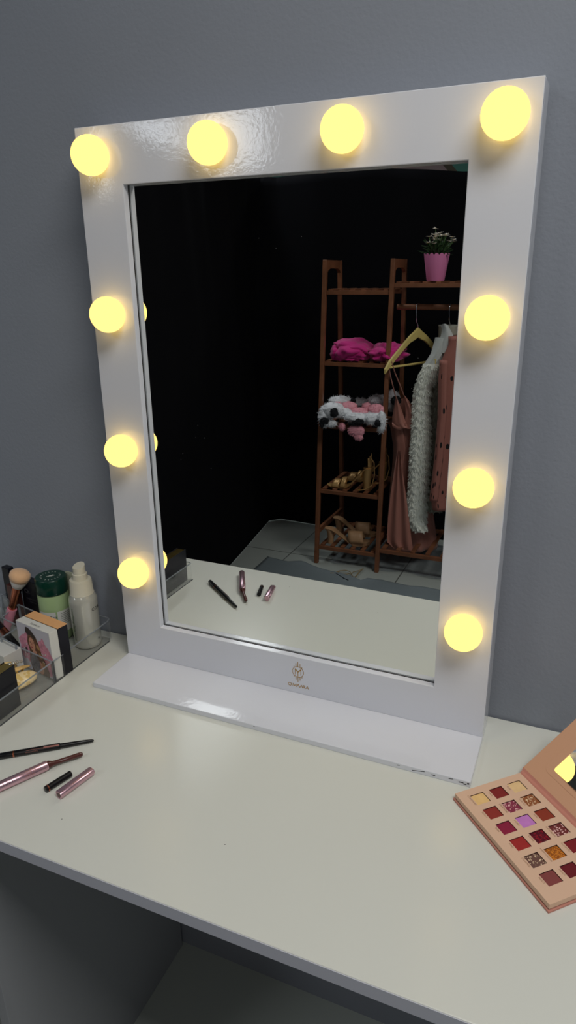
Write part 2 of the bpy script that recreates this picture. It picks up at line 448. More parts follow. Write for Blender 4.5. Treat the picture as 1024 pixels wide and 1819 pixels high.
mb = MB(); mb.box2((-W2, -BD, 0), (W2, D-.002, T0)); bo = mb.build('base_plate', 'white_gloss', vm, bevel=.0009)
mb = MB()
for x, z, l, h in [(.205, .0055, .004, .0006), (.232, .0048, .017, .0008), (.252, .0045, .005, .001), (.275, .006, .006, .0007), (.288, .0048, .006, .0012), (.293, .0035, .004, .0015), (.297, .0055, .0025, .002), (-.01, .0061, .002, .0004)]:
    mb = MB(); mb.box((x, -BD-.00005, z), (l, .0003, h), 0, Matrix.Rotation(random.uniform(-.25, .15), 3, 'Y')); mb.build('chipped_paint', 'print_dark', bo)
BR, BC = .0250, .014
bulb_px = [(-.2406, .7727), (-.0693, .7743), (.0985, .7754), (.2700, .7754), (-.2391, .5771), (-.2401, .3847), (-.2407, .1879), (.2675, .5797), (.2668, .3849), (.2681, .1901)]
bx = [(160, 276), (368.5, 254), (608, 229.5), (898, 202), (191, 559), (215, 801), (237, 1018), (866, 565), (841.5, 867), (823.5, 1124)]
BULBS = []
for (u, v) in bx:
    r = _ray(u, v); s_ = (-(BC) + TILT*.4 - CAM.y)/r.y
    q = CAM + r*s_; zz = q.z
    s_ = (frp(0, -BC, zz).y - CAM.y)/r.y; q = CAM + r*s_
    BULBS.append(q)
for q in BULBS:
    mb = MB(); n = 28; rings = []
    t1 = math.acos(-(BC-.0004)/BR) if False else math.acos((-BC+.0006)/BR)
    for i in range(15):
        t = t1*i/14
        rings.append([q + Vector((BR*math.sin(t)*math.cos(2*PI*k/n), -BR*math.cos(t), BR*math.sin(t)*math.sin(2*PI*k/n))) for k in range(n)])
    mb.loft(rings, 0, True)
    mb.build('light_bulb', 'bulb_glow', vm, smooth='all')
# brand emblem in gold lines
mb = MB(); lo0 = Vector((.0193, 0, .0461))
def gl(pts, wd, closed=False):
    pts = [frp(x, -.00012, z) for x, z in pts]
    for a, b in zip(pts, pts[1:] + ([pts[0]] if closed else [])):
        mb.bar(a, b, wd, .00025, 0, up=(0, 1, 0))
cx, cz, R_ = .0195, .0470, .0092
gl([(cx+R_*math.cos(2*PI*k/36), cz+R_*math.sin(2*PI*k/36)) for k in range(36)], .0008, True)
for dx, a in [(-.0066, .0032), (-.0033, .0060), (0, .0085), (.0033, .0060), (.0066, .0034)]:
    y0 = math.sqrt(R_**2-dx*dx)
    gl([(cx+dx, cz+y0+.0002), (cx+dx, cz+y0+a)], .0009); gl([(cx+dx, cz-y0-.0002), (cx+dx, cz-y0-a)], .0009)
gl([(cx-.0048, cz-.0052), (cx-.0048, cz+.0052), (cx, cz+.0002), (cx+.0048, cz+.0056), (cx+.0048, cz-.0048)], .0008)
gl([(cx-.0046, cz+.0040), (cx, cz-.0004), (cx+.0046, cz+.0042)], .0012); gl([(cx, cz), (cx, cz-R_)], .0009)
LET = {'O': [[(math.cos(2*PI*k/14)*.5+.5, math.sin(2*PI*k/14)*.5+.5) for k in range(15)]], "'": [[(.1, 1), (.1, .75)]],
       'M': [[(0, 0), (.12, 1), (.5, .2), (.88, 1), (1, 0)]], 'V': [[(0, 0), (.5, 1), (1, 0)]], 'R': [[(0, 0), (0, 1), (.6, .95), (.75, .75), (.6, .52), (0, .5)], [(.4, .5), (.9, 0)]],
       'A': [[(0, 0), (.5, 1), (1, 0)], [(.2, .35), (.8, .35)]]}
x = .0030; hgt = .0050
for ch, wd_ in [('O', .0052), ("'", .0012), ('M', .0062), ('V', .0046), ('V', .0046), ('R', .0040), ('A', .0046)]:
    for st in LET[ch]: gl([(x+a*wd_, .0200+b*hgt) for a, b in st], .0009)
    x += wd_ + .0006
mb.build('logo', 'gold', vm)

# ================================================================== ACRYLIC ORGANIZER
org = thing('acrylic_organizer', 'clear acrylic makeup organizer with low walls at the left end of the desk', 'organizer', (-.46, -.13, 0))
XR = -.3645; YB, YF, YD = .044, -.296, -.111; HW = .040; TW = .0022
SL = math.tan(math.radians(10.5))     # cross walls run slightly askew
def ac(a, b, h=HW, t=TW, edge=True, z0=.002, name='divider'):
    mb = MB(); a = Vector((a[0], a[1], 0)); b = Vector((b[0], b[1], 0))
    mb.bar(a+Vector((0, 0, z0+(h-z0)/2)), b+Vector((0, 0, z0+(h-z0)/2)), t, h-z0, 0)
    if edge: mb.bar(a+Vector((0, 0, h)), b+Vector((0, 0, h)), t+.0002, .0012, 1)
    return mb.build(name, ['acrylic', 'acrylic_edge'], org)
def crossx(x, y): return (x, y - (x-XR)*SL)
mb = MB(); poly = [(XR, YF), (XR, YB-.012), (XR-.006, YB-.003), (XR-.014, YB)] + [(-.66, YB), (-.66, YF)]
mb.prism(poly, .002); mb.build('base', 'acrylic', org)
mb = MB(); mb.bar((XR+.0006, YF, .0009), (XR+.0006, YB-.012, .0009), .0012, .0016); mb.build('seam', 'acrylic_joint', org)
ac((XR, YF+.004), (XR, YD-.0016), name='side_wall'); ac((XR, YD+.0016), (XR, YB-.012), name='side_wall')
mb = MB(); pts = [Vector((XR, YB-.012, 0)), Vector((XR-.0015, YB-.006, 0)), Vector((XR-.006, YB-.0015, 0)), Vector((XR-.014, YB, 0)), Vector((-.66, YB, 0))]
for a, b in zip(pts, pts[1:]):
    mb.bar(a+Vector((0, 0, .021)), b+Vector((0, 0, .021)), TW, .038, 0); mb.bar(a+Vector((0, 0, HW)), b+Vector((0, 0, HW)), TW+.0002, .0012, 1)
mb.build('back_wall', ['acrylic', 'acrylic_edge'], org)
ac((XR-.003, YF), (-.66, YF), name='front_wall')
for s_ in (1, -1):
    mb = MB(); mb.bar((XR, YD+s_*.0018, .002), (XR, YD+s_*.0018, HW+.0005), .0026, .0012, 0, up=(1, 0, 0)); mb.build('corner_post', 'acrylic_joint', org)
ac((XR-.001, YD), crossx(-.66, YD), h=HW)
P1 = pz(33, 1074, .05); P3 = pz(2, 1097, .05); P4 = pz(2, 1133, .05); P2 = pz(2, 1058, .05)
P1b = pz(72, 1091, .05); P4b = pz(28, 1146, .05)
ac(P1b, P1, h=.05); ac(P1, P3, h=.05); ac(P2, pz(16, 1066, .05), h=.05); ac(P2, P3, h=.05)
ac(P3, pz(27, 1109, .05), h=.05); ac(P4, pz(30, 1116, .05), h=.05); ac(P4, P4b, h=.05); ac(pz(20, 1048, .05), P2, h=.05)
for q in (P1, P2, P3, P4, P4b):
    mb = MB(); mb.bar((q.x, q.y, .002), (q.x, q.y, .0505), .0028, .0028, 0, up=(1, 0, 0)); mb.build('corner_post', 'acrylic_edge', org)

# ---- spray bottle
def bott(name, label, cat, x, y, z=.0022): return thing(name, label, cat, (x, y, z))
x, y = -.3935, .0095
t = bott('spray_bottle', 'pearly grey spray bottle with a pale pump top, nearest the mirror in the organizer', 'bottle', x, y)
z = .0022
mb = MB(); mb.lathe([(0, 0), (.0215, 0), (.0232, .002), (.0237, .006), (.0243, .05), (.0247, .086), (.0243, .093), (.0215, .0985), (.0205, .101)], (x, y, z), 40); mb.build('body', 'pearl', t, smooth=True)
mb = MB(); mb.lathe([(.0205, .1005), (.0208, .1015), (.0200, .1025), (.0190, .125), (.0180, .1275), (.012, .128)], (x, y, z), 36); mb.build('collar', 'pearl_cap', t, smooth=True)
mb = MB(); n = 28; rings = []
for zz, a in [(.127, .0128), (.138, .0126), (.139, .0108), (.150, .0106)]:
    rings.append([Vector((x+a*math.cos(2*PI*k/n), y+a*math.sin(2*PI*k/n), z+zz)) for k in range(n)])
rings.append([Vector((x+.0105*math.cos(2*PI*k/n), y+.0105*math.sin(2*PI*k/n), z+.1505+.005*(math.sin(2*PI*k/n)*.8+.2))) for k in range(n)])
mb.loft(rings); mb.build('nozzle', 'pearl_cap', t, smooth=True)
def wraptext(mb, txt, size, cx, cy, r, z, ang, mi=0, vertical=False):
    tmp = MB(); tmp.text(txt, size, Matrix.Identity(4))
    vs = []
    for p in tmp.v:
        u, vv = (p.x, p.y) if not vertical else (p.y, -p.x)
        a = ang + u/r; vs.append(Vector((cx+r*math.cos(a), cy+r*math.sin(a), z+vv)))
    mb.add(vs, tmp.f, mi)
mb = MB(); a0 = math.atan2(CAM.y-y, CAM.x-x)
wraptext(mb, 'cow', .013, x, y, .0248, z+.076, a0+.95)
mb.build('printed_name', 'print_dark', t); mb = MB(); wraptext(mb, 'hi', .008, x, y, .0246, z+.016, a0+.9)
mb.build('printed_name', 'print_dark', t)
mb = MB(); wraptext(mb, 'soothing face mist', .0085, x, y, .0246, z+.048, a0-.95, vertical=True); mb.build('printed_line', 'leaf', t)

# ---- toner bottle
x, y = -.4635, .0125
t = bott('toner_bottle', 'pale green toner bottle with a dark green screw cap, behind the portrait box', 'bottle', x, y)
mb = MB(); mb.lathe([(0, 0), (.025, 0), (.0268, .003), (.0272, .05), (.0272, .088), (.025, .092)], (x, y, z), 40); mb.build('body', 'green_liquid', t, smooth=True)
mb = MB(); mb.lathe([(.0268, .0905), (.0278, .0915), (.0282, .093), (.0276, .1175), (.0262, .1195), (0, .1197)], (x, y, z), 44); c_ = mb.build('cap', 'green_cap', t, smooth=True)
mb = MB()
for k in range(18):
    a = 2*PI*k/18
    if k % 9 == 4: continue
    p = Vector((x+.0165*math.cos(a), y+.0165*math.sin(a), z+.1199)); mb.text('BIOLEAFSKINTONERZE'[k], .0042, Matrix.Translation(p) @ RZ(a-PI/2), 0)
for k in range(3): mb.bar((x-.004+k*.003, y-.006+k*.002, z+.12), (x+.002+k*.002, y+.005, z+.12), .0008, .0002)
mb.build('cap_emblem', 'paper_white', c_)
a0 = math.atan2(CAM.y-y, CAM.x-x)
mb = MB()
for aa, ab in ((a0-1.2, a0-.02), (a0+.08, a0+1.25)):
    rr = [[Vector((x+.0275*math.cos(aa+(ab-aa)*k/12), y+.0275*math.sin(aa+(ab-aa)*k/12), z+zz)) for k in range(13)] for zz in (.018, .060)]
    mb.loft(rr, 0, closed=False)
lb = mb.build('paper_label', 'paper_white', t, smooth='all')
mb = MB()
for k in range(7):
    zz = .055-k*.0035
    rr = [[Vector((x+.0277*math.cos(a0+.3+.7*j/8), y+.0277*math.sin(a0+.3+.7*j/8), z+zz+d_)) for j in range(9)] for d_ in (0, .0007)]
    mb.loft(rr, 0, closed=False)
wraptext(mb, 'Green Tea', .008, x, y, .0277, z+.05, a0-.6)
mb.build('label_print', 'print_dark', lb)

# ---- cream tube behind
x, y = -.434, .035
t = bott('squeeze_tube', 'upright cream coloured squeeze tube between the green toner and the spray bottle', 'tube', x, y)
mb = MB(); rings = []
for zz, a, b_ in [(0, .013, .0065), (.02, .0135, .0065), (.07, .014, .0045), (.118, .0145, .001)]:
    rings.append([Vector((x+a*math.cos(2*PI*k/20), y+b_*math.sin(2*PI*k/20), z+zz)) for k in range(20)])
mb.loft(rings); mb.build('body', 'tube_cream', t, smooth=True)
mb = MB(); mb.box((x, y, z+.1195), (.029, .0016, .004)); mb.build('crimp', 'tube_cream', t)

# ---- boxes with portrait
fdir = Vector((-.985, .172, 0)); gdir = Vector((.172, .985, 0)); O = Vector((-.3665, -.1075, z)); UP = Vector((0, 0, 1))
def obox(o, a, b, c, mi=0, mb=None):
    mb = mb or MB(); vs = [o + a*i + b*j + c*k for i in (0, 1) for j in (0, 1) for k in (0, 1)]
    return mb.add(vs, [(0, 1, 3, 2), (4, 6, 7, 5), (0, 4, 5, 1), (2, 3, 7, 6), (0, 2, 6, 4), (1, 5, 7, 3)], mi)
t = thing('portrait_box', 'white square cosmetics box with a painted portrait of a woman, leaning on the organizer divider', 'box', O+fdir*.042)
obox(O, fdir*.0845, gdir*.0165, UP*.0875).build('carton', 'paper_white', t, bevel=.0008)
FM = basis(O+fdir*.0845-gdir*.0001, -fdir, UP, -gdir)      # x right, y up on the printed face
FM.translation = O+fdir*.0845-gdir*.0002
def fpoly(mb, pts, mi, dz=0):
    mb.add([FM @ Vector((x_, y_, dz)) for x_, y_ in pts], [tuple(range(len(pts)))], mi)
def ell(cx_, cy_, rx, ry, n=18, wob=0, rot=0, sd=0):
    o_ = []
    for k in range(n):
        a = 2*PI*k/n; r_ = 1+wob*math.sin(a*5+sd)+wob*.7*math.sin(a*9+sd*2)
        px, py = rx*r_*math.cos(a), ry*r_*math.sin(a)
        o_.append((cx_+px*math.cos(rot)-py*math.sin(rot), cy_+px*math.sin(rot)+py*math.cos(rot)))
    return o_
mb = MB(); e_ = .00006
fpoly(mb, [(.001, .001), (.0835, .001), (.0835, .0865), (.001, .0865)], 0, 0)
fpoly(mb, ell(.020, .043, .017, .026, 30, .10, 0, 1), 1, e_); fpoly(mb, ell(.066, .042, .016, .027, 30, .12, .3, 2), 1, e_)
fpoly(mb, ell(.075, .02, .009, .016, 20, .1, 0, 4), 1, e_*2)
fpoly(mb, [(.028, .0), (.024, .02), (.027, .04), (.024, .056), (.028, .070), (.038, .078), (.048, .070), (.054, .055), (.058, .04), (.066, .024), (.072, .008), (.070, .0)], 2, e_*3)
fpoly(mb, [(.034, .03), (.044, .03), (.045, .042), (.036, .044)], 4, e_*4)
fpoly(mb, ell(.036, .053, .0075, .0125, 20, 0, .12), 4, e_*5)
fpoly(mb, ell(.038, .017, .012, .018, 20, .03), 7, e_*5)
fpoly(mb, ell(.05, .012, .008, .012, 14, 0), 4, e_*4)
for k in range(7): fpoly(mb, ell(.046+.003*k+.002*math.sin(k*2), .058-.0075*k, .0042, .0058, 12, .1, .5), 5 if k % 2 else 2, e_*(6+.2*k))
fpoly(mb, [(.023, .074), (.025, .083), (.031, .083), (.040, .078), (.049, .068), (.046, .064), (.036, .070), (.027, .069)], 6, e_*8)
fpoly(mb, ell(.0345, .0475, .0030, .0014, 12), 8, e_*9)
for ex in (.0325, .0395): fpoly(mb, ell(ex, .0565, .0017, .0008, 10), 6, e_*9)
fpoly(mb, [(.0355, .056), (.0362, .056), (.0368, .0515), (.0352, .0512)], 3, e_*9)
for k in range(16):
    fpoly(mb, ell(random.choice([.013, .017, .061, .065, .022, .069])+random.uniform(-.003, .003), random.uniform(.022, .05), .0012, .0014, 8), 9, e_*10)
fpoly(mb, ell(.019, .037, .003, .006, 12), 6, e_*10)
mb.build('portrait_print', ['paper_lilac', 'paint_pink', 'hair_brown', 'pale_brown', 'skin', 'hair_gold', 'hat_brown', 'dress_sparkle', 'lip_red', 'paper_white'], t)
mb = MB(); TM = basis(O+fdir*.042+gdir*.006+UP*.0877, -fdir, gdir, UP); mb.text('TOVACH', .0058, TM); mb.build('lid_lettering', 'print_dark', t)
O2 = O+gdir*.0175+fdir*.0005
t = thing('peach_box', 'black sided box with a peach coloured top pressed behind the portrait box', 'box', O2+fdir*.04)
obox(O2, fdir*.083, gdir*.0195, UP*.0868).build('carton', 'case_black', t, bevel=.0004)
obox(O2+UP*.0869, fdir*.083, gdir*.0195, UP*.0012).build('lid', 'peach', t)
mb = MB(); mb.box2((-.50, .02, 0), (-.5, .02, 0))
# ---- black cartons / pouch at the back
def slab(name, label, cat, c, wx, wy, h, rz, mats, mm='case_black', bev=.001):
    t = thing(name, label, cat, (c[0], c[1], z))
    mb = MB(); mb.box((c[0], c[1], z+h/2), (wx, wy, h), 0, Matrix.Rotation(rz, 3, 'Z')); mb.build('body', mm, t, bevel=bev); return t
t = slab('black_carton', 'glossy black carton with small grey lettering beside the green toner bottle', 'box', (-.522, .030), .062, .016, .092, -.17, 0)
Mx = Matrix.Translation((-.522, .030, z)) @ RZ(-.17)
mb = MB(); fm = Mx @ Matrix.Translation((0, -.0083, .070)) @ Matrix.Rotation(PI/2, 4, 'X')
mb.text('Ch.', .012, fm @ Matrix.Translation((-.014, .0, 0))); mb.text('matte liquid eyeliner', .0045, fm @ Matrix.Translation((.0, -.014, 0))); mb.text('long lasting', .0045, fm @ Matrix.Translation((.0, -.020, 0)))
mb.build('lettering', 'print_grey', t)
t = slab('maroon_carton', 'thin dark maroon carton standing left of the black carton', 'box', (-.563, .018), .014, .02, .085, -.1, 0, 'maroon' if 'maroon' in M else 'brown_tip')
t = slab('slim_black_box', 'tall slim black box standing behind the makeup brush', 'box', (-.588, .034), .02, .012, .108, -.17, 0, 'case_black')

# ---- makeup brush
bp = pz(12, 1118, .02); tp = None
def zline(u, v, yy):            # point on the ray at depth y
    r = _ray(u, v); return CAM + r*((yy-CAM.y)/r.y)
b0 = zline(8, 1128, -.02); b1 = zline(21.5, 1081, -.012); b2 = zline(31, 1043, -.006); b3 = zline(37.5, 1013, -.001)
t = thing('makeup_brush', 'powder brush with peach bristles, rose gold ferrule and pink handle standing in the organizer', 'makeup brush', b0)
mb = MB(); mb.tube([b0+(b0-b1)*.35, b0, b0.lerp(b1, .5), b1], [.0045, .0060, .0082, .0088], 20); mb.build('handle', 'pink_handle', t, smooth=True)
mb = MB(); mb.tube([b1, b1.lerp(b2, .08), b1.lerp(b2, .1), b1.lerp(b2, .14), b1.lerp(b2, .18), b2], [.0064, .0064, .0072, .0072, .0066, .0090], 20); mb.build('ferrule', 'rose_gold', t, smooth=True)
ax = (b3-b2); L_ = ax.length; ax.normalize()
pts = [b2 + ax*L_*k for k in (0, .18, .40, .62, .80, .92, .98, 1.0)]
mb = MB(); mb.tube(pts[:3], [.0095, .0125, .0160], 28, 1); mb.tube(pts[2:], [.0160, .0185, .0180, .0140, .0080, .0005], 28, 0)
mb.build('bristles', ['bristle_peach', 'bristle_white'], t, smooth=True, angle=80)

# ---- compact case, claw clip, carton, lip pencil
t = thing('palette_case', 'dark navy compact case with gold edge standing at the front wall of the organizer', 'compact', (-.382, -.232, z))
mb = MB(); mb.box2((-.3735, -.288, z), (-.372, -.1795, z+.071)); mb.build('lid', 'case_black', t, bevel=.0004)
mb = MB(); mb.box2((-.392, -.287, z), (-.3735, -.1805, z+.0702)); mb.build('gold_body', 'bright_gold', t, bevel=.0008)
mb = MB(); mb.box2((-.3935, -.288, z), (-.392, -.1795, z+.071)); mb.build('back', 'case_black', t, bevel=.0004)
mb = MB(); mb.text('KYLIX', .0075, basis((-.3718, -.235, z+.018), (0, 1, 0), (0, 0, 1), (1, 0, 0))); mb.build('lettering', 'print_grey', t)
def arc_shell(mb, c, e1_, e2_, e3_, L_, Wd, th, n=18, mi=0, bend=.5):
    rings = []
    for i in range(n+1):
        s_ = i/n*2-1; wd = Wd*math.sqrt(max(0, 1-abs(s_)**2.4))+.0012; h = bend*L_*(1-s_*s_)*.5
        ring = []
        for k in range(12):
            a = 2*PI*k/12; ring.append(c + e1_*(s_*L_/2) + e2_*(math.cos(a)*wd/2) + e3_*(h+math.sin(a)*th/2 + math.cos(a)*0))
        rings.append(ring)
    mb.loft(rings, mi)
ca = pz(24, 1222, .012); cb = pz(51, 1168, .014); mid = (ca+cb)/2; e1_ = (cb-ca).normalized(); e3_ = Vector((0, 0, 1)); e2_ = e3_.cross(e1_).normalized()
mid = Vector((-.412, -.148, 0)); e1_ = Vector((.30, .95, 0)).normalized(); e2_ = e3_.cross(e1_).normalized()
t = thing('hair_claw', 'marbled amber hair claw clip set with crystals behind the compact case', 'hair clip', (mid.x, mid.y, z))
mb = MB(); arc_shell(mb, Vector((mid.x+.006, mid.y, z+.012)), e1_, (e3_*.62+e2_*.78).normalized(), (e3_*.6-e2_*.5).normalized(), .066, .026, .005, bend=.14); mb.build('jaw', 'amber', t, smooth='all')
mb = MB(); arc_shell(mb, Vector((mid.x-.030, mid.y-.004, z+.022)), e1_, (e3_*.95+e2_*-.2).normalized(), e2_, .064, .030, .005, bend=.1); mb.build('jaw', 'amber', t, smooth='all')
mb = MB(); arc_shell(mb, Vector((mid.x-.006, mid.y, z+.024)), e1_, (e3_*.4+e2_*.9).normalized(), e3_, .066, .007, .003, bend=.14); mb.build('rim', 'amber_rim', t, smooth='all')
mb = MB(); mb.tube([Vector((mid.x-.012, mid.y, z+.012))+e1_*s_ for s_ in (-.03, -.015, 0, .015, .03)], [.002, .003, .0035, .003, .002], 12); mb.build('hinge', 'bright_gold', t, smooth=True)
mb = MB()
for k in range(5):
    q = Vector((mid.x-.012, mid.y, z+.014))+e1_*(-.02+.010*k); mb.bar(q, q+e2_*-.010+Vector((0, 0, .012)), .003, .003, 0)
mb.build('teeth', 'bright_gold', t, bevel=.0005)
for k in range(9):
    q = Vector((mid.x-.020, mid.y+.004, z+.030))+e1_*(-.026+.0065*k)+Vector((0, 0, .004*math.sin(k*PI/8)))
    mb = MB(); mb.lathe([(0, -.002), (.0035, 0), (.0022, .0018), (0, .0020)], q, 8, mtx=Matrix.Rotation(.7, 3, 'Y')); mb.build('crystal', 'crystal', t)
q = pz(31, 1153, .043)
t = thing('white_carton', 'small white carton lying at the left edge of the organizer', 'box', (q.x-.03, q.y, z))
mb = MB(); mb.box((q.x-.034, q.y-.004, z+.020), (.066, .034, .040), 0, Matrix.Rotation(-.18, 3, 'Z')); mb.build('carton', 'paper_white', t, bevel=.0006)
a = pz(-14, 1096, .055); b = pz(31, 1149, .030)
t = thing('lip_pencil', 'black lip pencil with a rose gold band lying aslant over the white carton', 'pencil', b)
mb = MB(); mb.tube([a, a.lerp(b, .45)], .0062, 16); mb.build('barrel', 'black_plastic', t, smooth=True)
mb = MB(); mb.tube([a.lerp(b, .45), a.lerp(b, .62)], .0064, 16); mb.build('band', 'rose_gold', t, smooth=True)
mb = MB(); mb.tube([a.lerp(b, .62), b], [.0062, .0056], 16); mb.build('cap', 'black_plastic', t, smooth=True)

# ================================================================== PENCILS ON THE DESK
def V3(x, y, z): return Vector((x, y, z))
a = V3(-.3203, -.2944, .0046); b = V3(-.2098, -.2082, .0040)
t = thing('brow_pencil', 'slim black brow pencil with rose gold print lying uncapped on the desk', 'pencil', (a+b)/2)
P = lambda s_: a.lerp(b, s_)
mb = MB(); mb.tube([P(0), P(.01), P(.22)], [.0030, .0042, .0044], 16); mb.build('end_cap', 'black_plastic', t, smooth=True)
mb = MB(); mb.tube([P(.222), P(.236)], .0045, 16); mb.build('band', 'rose_gold', t, smooth=True)
mb = MB(); mb.tube([P(.237), P(.67)], .0044, 16); bl = mb.build('barrel', 'black_plastic', t, smooth=True)
mb = MB(); mb.tube([P(.672), P(.675), P(.70), P(.93), P(.985), P(1)], [.0040, .0036, .0036, .0026, .0020, .0006], 16); mb.build('lead_tube', 'black_plastic', t, smooth=True)
def on_tube(a, b, r, tilt):   # frame for lettering on a lying barrel
    e = (b-a).normalized(); up = Vector((0, 0, 1)); sd = up.cross(e)
    n = (up*math.cos(tilt) - sd*math.sin(tilt)).normalized(); return e, n.cross(e), n
e, yv, n = on_tube(a, b, .0044, .75)
mb = MB(); mb.text('microblade brow shaping pencil', .0026, basis(P(.47)+n*.0046+yv*.0006, e, yv, n)); mb.text('waterproof 0.09 g', .0022, basis(P(.40)+n*.00462-yv*.002, e, yv, n))
c0 = P(.60)+n*.00452+yv*.0008
mb.add([c0-e*.012-yv*.0011, c0+e*.009-yv*.0011, c0+e*.009+yv*.0011, c0-e*.012+yv*.0011], [(0, 1, 2, 3)])
mb.build('lettering', 'rose_print', bl)
a = V3(-.2745, -.3560, .0068); j = V3(-.2328, -.2772, .0068); b = V3(-.2047, -.2385, .0050)
t = thing('liquid_lipstick_pen', 'metallic pink lip pen with a long brown tip lying on the desk', 'lip pen', (a+b)/2)
P = lambda s_: a.lerp(j, s_)
mb = MB(); mb.tube([P(0), P(.01), P(.99), P(1)], [.0060, .0066, .0066, .0060], 20); bl = mb.build('barrel', 'pink_metal', t, smooth=True, angle=50)
Q = lambda s_: j.lerp(b, s_)
mb = MB(); mb.tube([Q(0), Q(.05), Q(.16), Q(.4), Q(.93), Q(.99), Q(1)], [.0056, .0054, .0034, .0031, .0034, .0022, .0006], 16); mb.build('tip', 'brown_tip', t, smooth=True, angle=60)
e, yv, n = on_tube(a, j, .0066, .95)
mb = MB(); mb.text('2 IN 1', .0055, basis(P(.40)+n*.0067, e, yv, n)); mb.build('lettering', 'print_dark', bl)
mb = MB(); mb.text('lightweight lip color', .0030, basis(P(.74)+n*.0067+yv*.001, e, yv, n)); mb.text('stays all day', .0028, basis(P(.72)+n*.0067-yv*.002, e, yv, n)); mb.build('small_print', 'rose_print', bl)
a = V3(-.2051, -.3128, .0045); b = V3(-.1942, -.2758, .0045)
t = thing('pencil_cap', 'short black pencil cap with a copper ring lying beside the pink cap', 'cap', (a+b)/2)
mb = MB(); mb.tube([a, a.lerp(b, .01), a.lerp(b, .07)], [.0036, .0043, .0043], 16); mb.build('cap_end', 'black_plastic', t, smooth=True)
mb = MB(); mb.tube([a.lerp(b, .075), a.lerp(b, .12)], .0044, 16); mb.build('ring', 'rose_gold', t, smooth=True)
mb = MB(); mb.tube([a.lerp(b, .125), a.lerp(b, .98), b], [.0043, .0043, .0036], 16); mb.build('body', 'black_plastic', t, smooth=True)
a = V3(-.1806, -.3155, .0062); b = V3(-.1697, -.2624, .0062)
t = thing('lip_pen_cap', 'pink metallic pen cap with flattened sides, rightmost item by the pencils', 'cap', (a+b)/2)
mb = MB(); e = (b-a).normalized(); sd = e.cross(Vector((0, 0, 1))); rings = []
def tri(r): return [(r*(1+.10*math.cos(3*(2*PI*k/24)))*math.cos(2*PI*k/24+PI/6), r*(1+.10*math.cos(3*(2*PI*k/24)))*math.sin(2*PI*k/24+PI/6)) for k in range(24)]
for s_, r in [(.06, .0038), (.0, .0040), (0, .0056), (.02, .0060), (.97, .0060), (1, .0054)]:
    rings.append([a.lerp(b, s_) + sd*px + Vector((0, 0, 1))*py for px, py in tri(r)])
mb.loft(rings); mb.build('body', 'pink_metal', t, smooth=True, angle=50)
mb = MB(); mb.tube([a.lerp(b, -.002), a.lerp(b, .004)], .0036, 16); mb.build('opening', 'brown_tip', t)

# ================================================================== EYESHADOW PALETTE
E1 = Vector((.7001, -.7141, 0)).normalized(); E2 = Vector((.7041, .7101, 0)); E2 = (E2-E1*E2.dot(E1)).normalized()
A = Vector((.2855, -.1257, 0)); ZT = .0105
t = thing('eyeshadow_palette', 'open pink cardboard eyeshadow palette of eighteen shades with a mirrored lid', 'eyeshadow palette', A+E1*.086+E2*.05)
PB = basis(A, E1, E2, Vector((0, 0, 1)))
LE, LW = .172, .099
mb = MB(); obox(PB @ V3(-.0015, -.0015, 0), E1*(LE+.003), E2*(LW+.006), V3(0, 0, .003), 0, mb); mb.build('tray_base', 'pal_rim', t, bevel=.0006)
mb = MB(); obox(PB @ V3(.0008, .0008, .003), E1*(LE-.0016), E2*(LW-.0016), V3(0, 0, .0014), 0, mb); mb.build('groove', 'pal_groove', t)
# top card with 18 windows
xs = [0]; ys = [0]
cE = [.0190+.0253*i for i in range(6)]; cW = [.0243+.0277*i for i in range(3)]
hw, hh = .0084, .0094
for c in cE: xs += [c-hw, c+hw]
for c in cW: ys += [c-hh, c+hh]
xs.append(LE); ys.append(LW)
mb = MB(); zb = .0044
for i in range(len(xs)-1):
    for k in range(len(ys)-1):
        hole = i % 2 == 1 and k % 2 == 1
        if not hole:
            mb.add([PB @ V3(xs[i], ys[k], ZT), PB @ V3(xs[i+1], ys[k], ZT), PB @ V3(xs[i+1], ys[k+1], ZT), PB @ V3(xs[i], ys[k+1], ZT)], [(0, 1, 2, 3)])
        else:
            c4 = [(xs[i], ys[k]), (xs[i+1], ys[k]), (xs[i+1], ys[k+1]), (xs[i], ys[k+1])]
            for q in range(4):
                (ax_, ay), (bx_, by) = c4[q], c4[(q+1) % 4]
                mb.add([PB @ V3(ax_, ay, ZT), PB @ V3(bx_, by, ZT), PB @ V3(bx_, by, ZT-.0024), PB @ V3(ax_, ay, ZT-.0024)], [(0, 1, 2, 3)], 1)
c4 = [(0, 0), (LE, 0), (LE, LW), (0, LW)]
for q in range(4):
    (ax_, ay), (bx_, by) = c4[q], c4[(q+1) % 4]
    mb.add([PB @ V3(ax_, ay, ZT), PB @ V3(ax_, ay, zb), PB @ V3(bx_, by, zb), PB @ V3(bx_, by, ZT)], [(0, 1, 2, 3)])
mb.add([PB @ V3(x_, y_, ZT-.0024) for x_, y_ in c4], [(0, 1, 2, 3)], 1)
card = mb.build('pan_card', ['pal_card', 'pal_groove'], t, fix=False)
cols = {(0, 0): ((236, 194, 130), 0), (1, 0): ((146, 52, 44), 0), (2, 0): ((142, 34, 64), 0), (3, 0): ((162, 46, 44), 0), (4, 0): ((112, 78, 68), 'c'), (5, 0): ((134, 68, 66), 0),
        (0, 1): ((132, 42, 40), 0), (1, 1): ((140, 52, 74), 'p'), (2, 1): ((200, 128, 200), 0), (3, 1): ((84, 14, 30), 'r'), (4, 1): ((156, 84, 24), 'g'), (5, 1): ((108, 28, 36), 0),
        (0, 2): ((232, 196, 144), 0), (1, 2): ((150, 88, 50), 'c'), (2, 2): ((144, 58, 40), 0), (3, 2): ((116, 48, 46), 'p'), (4, 2): ((126, 30, 38), 0), (5, 2): ((150, 70, 60), 0)}
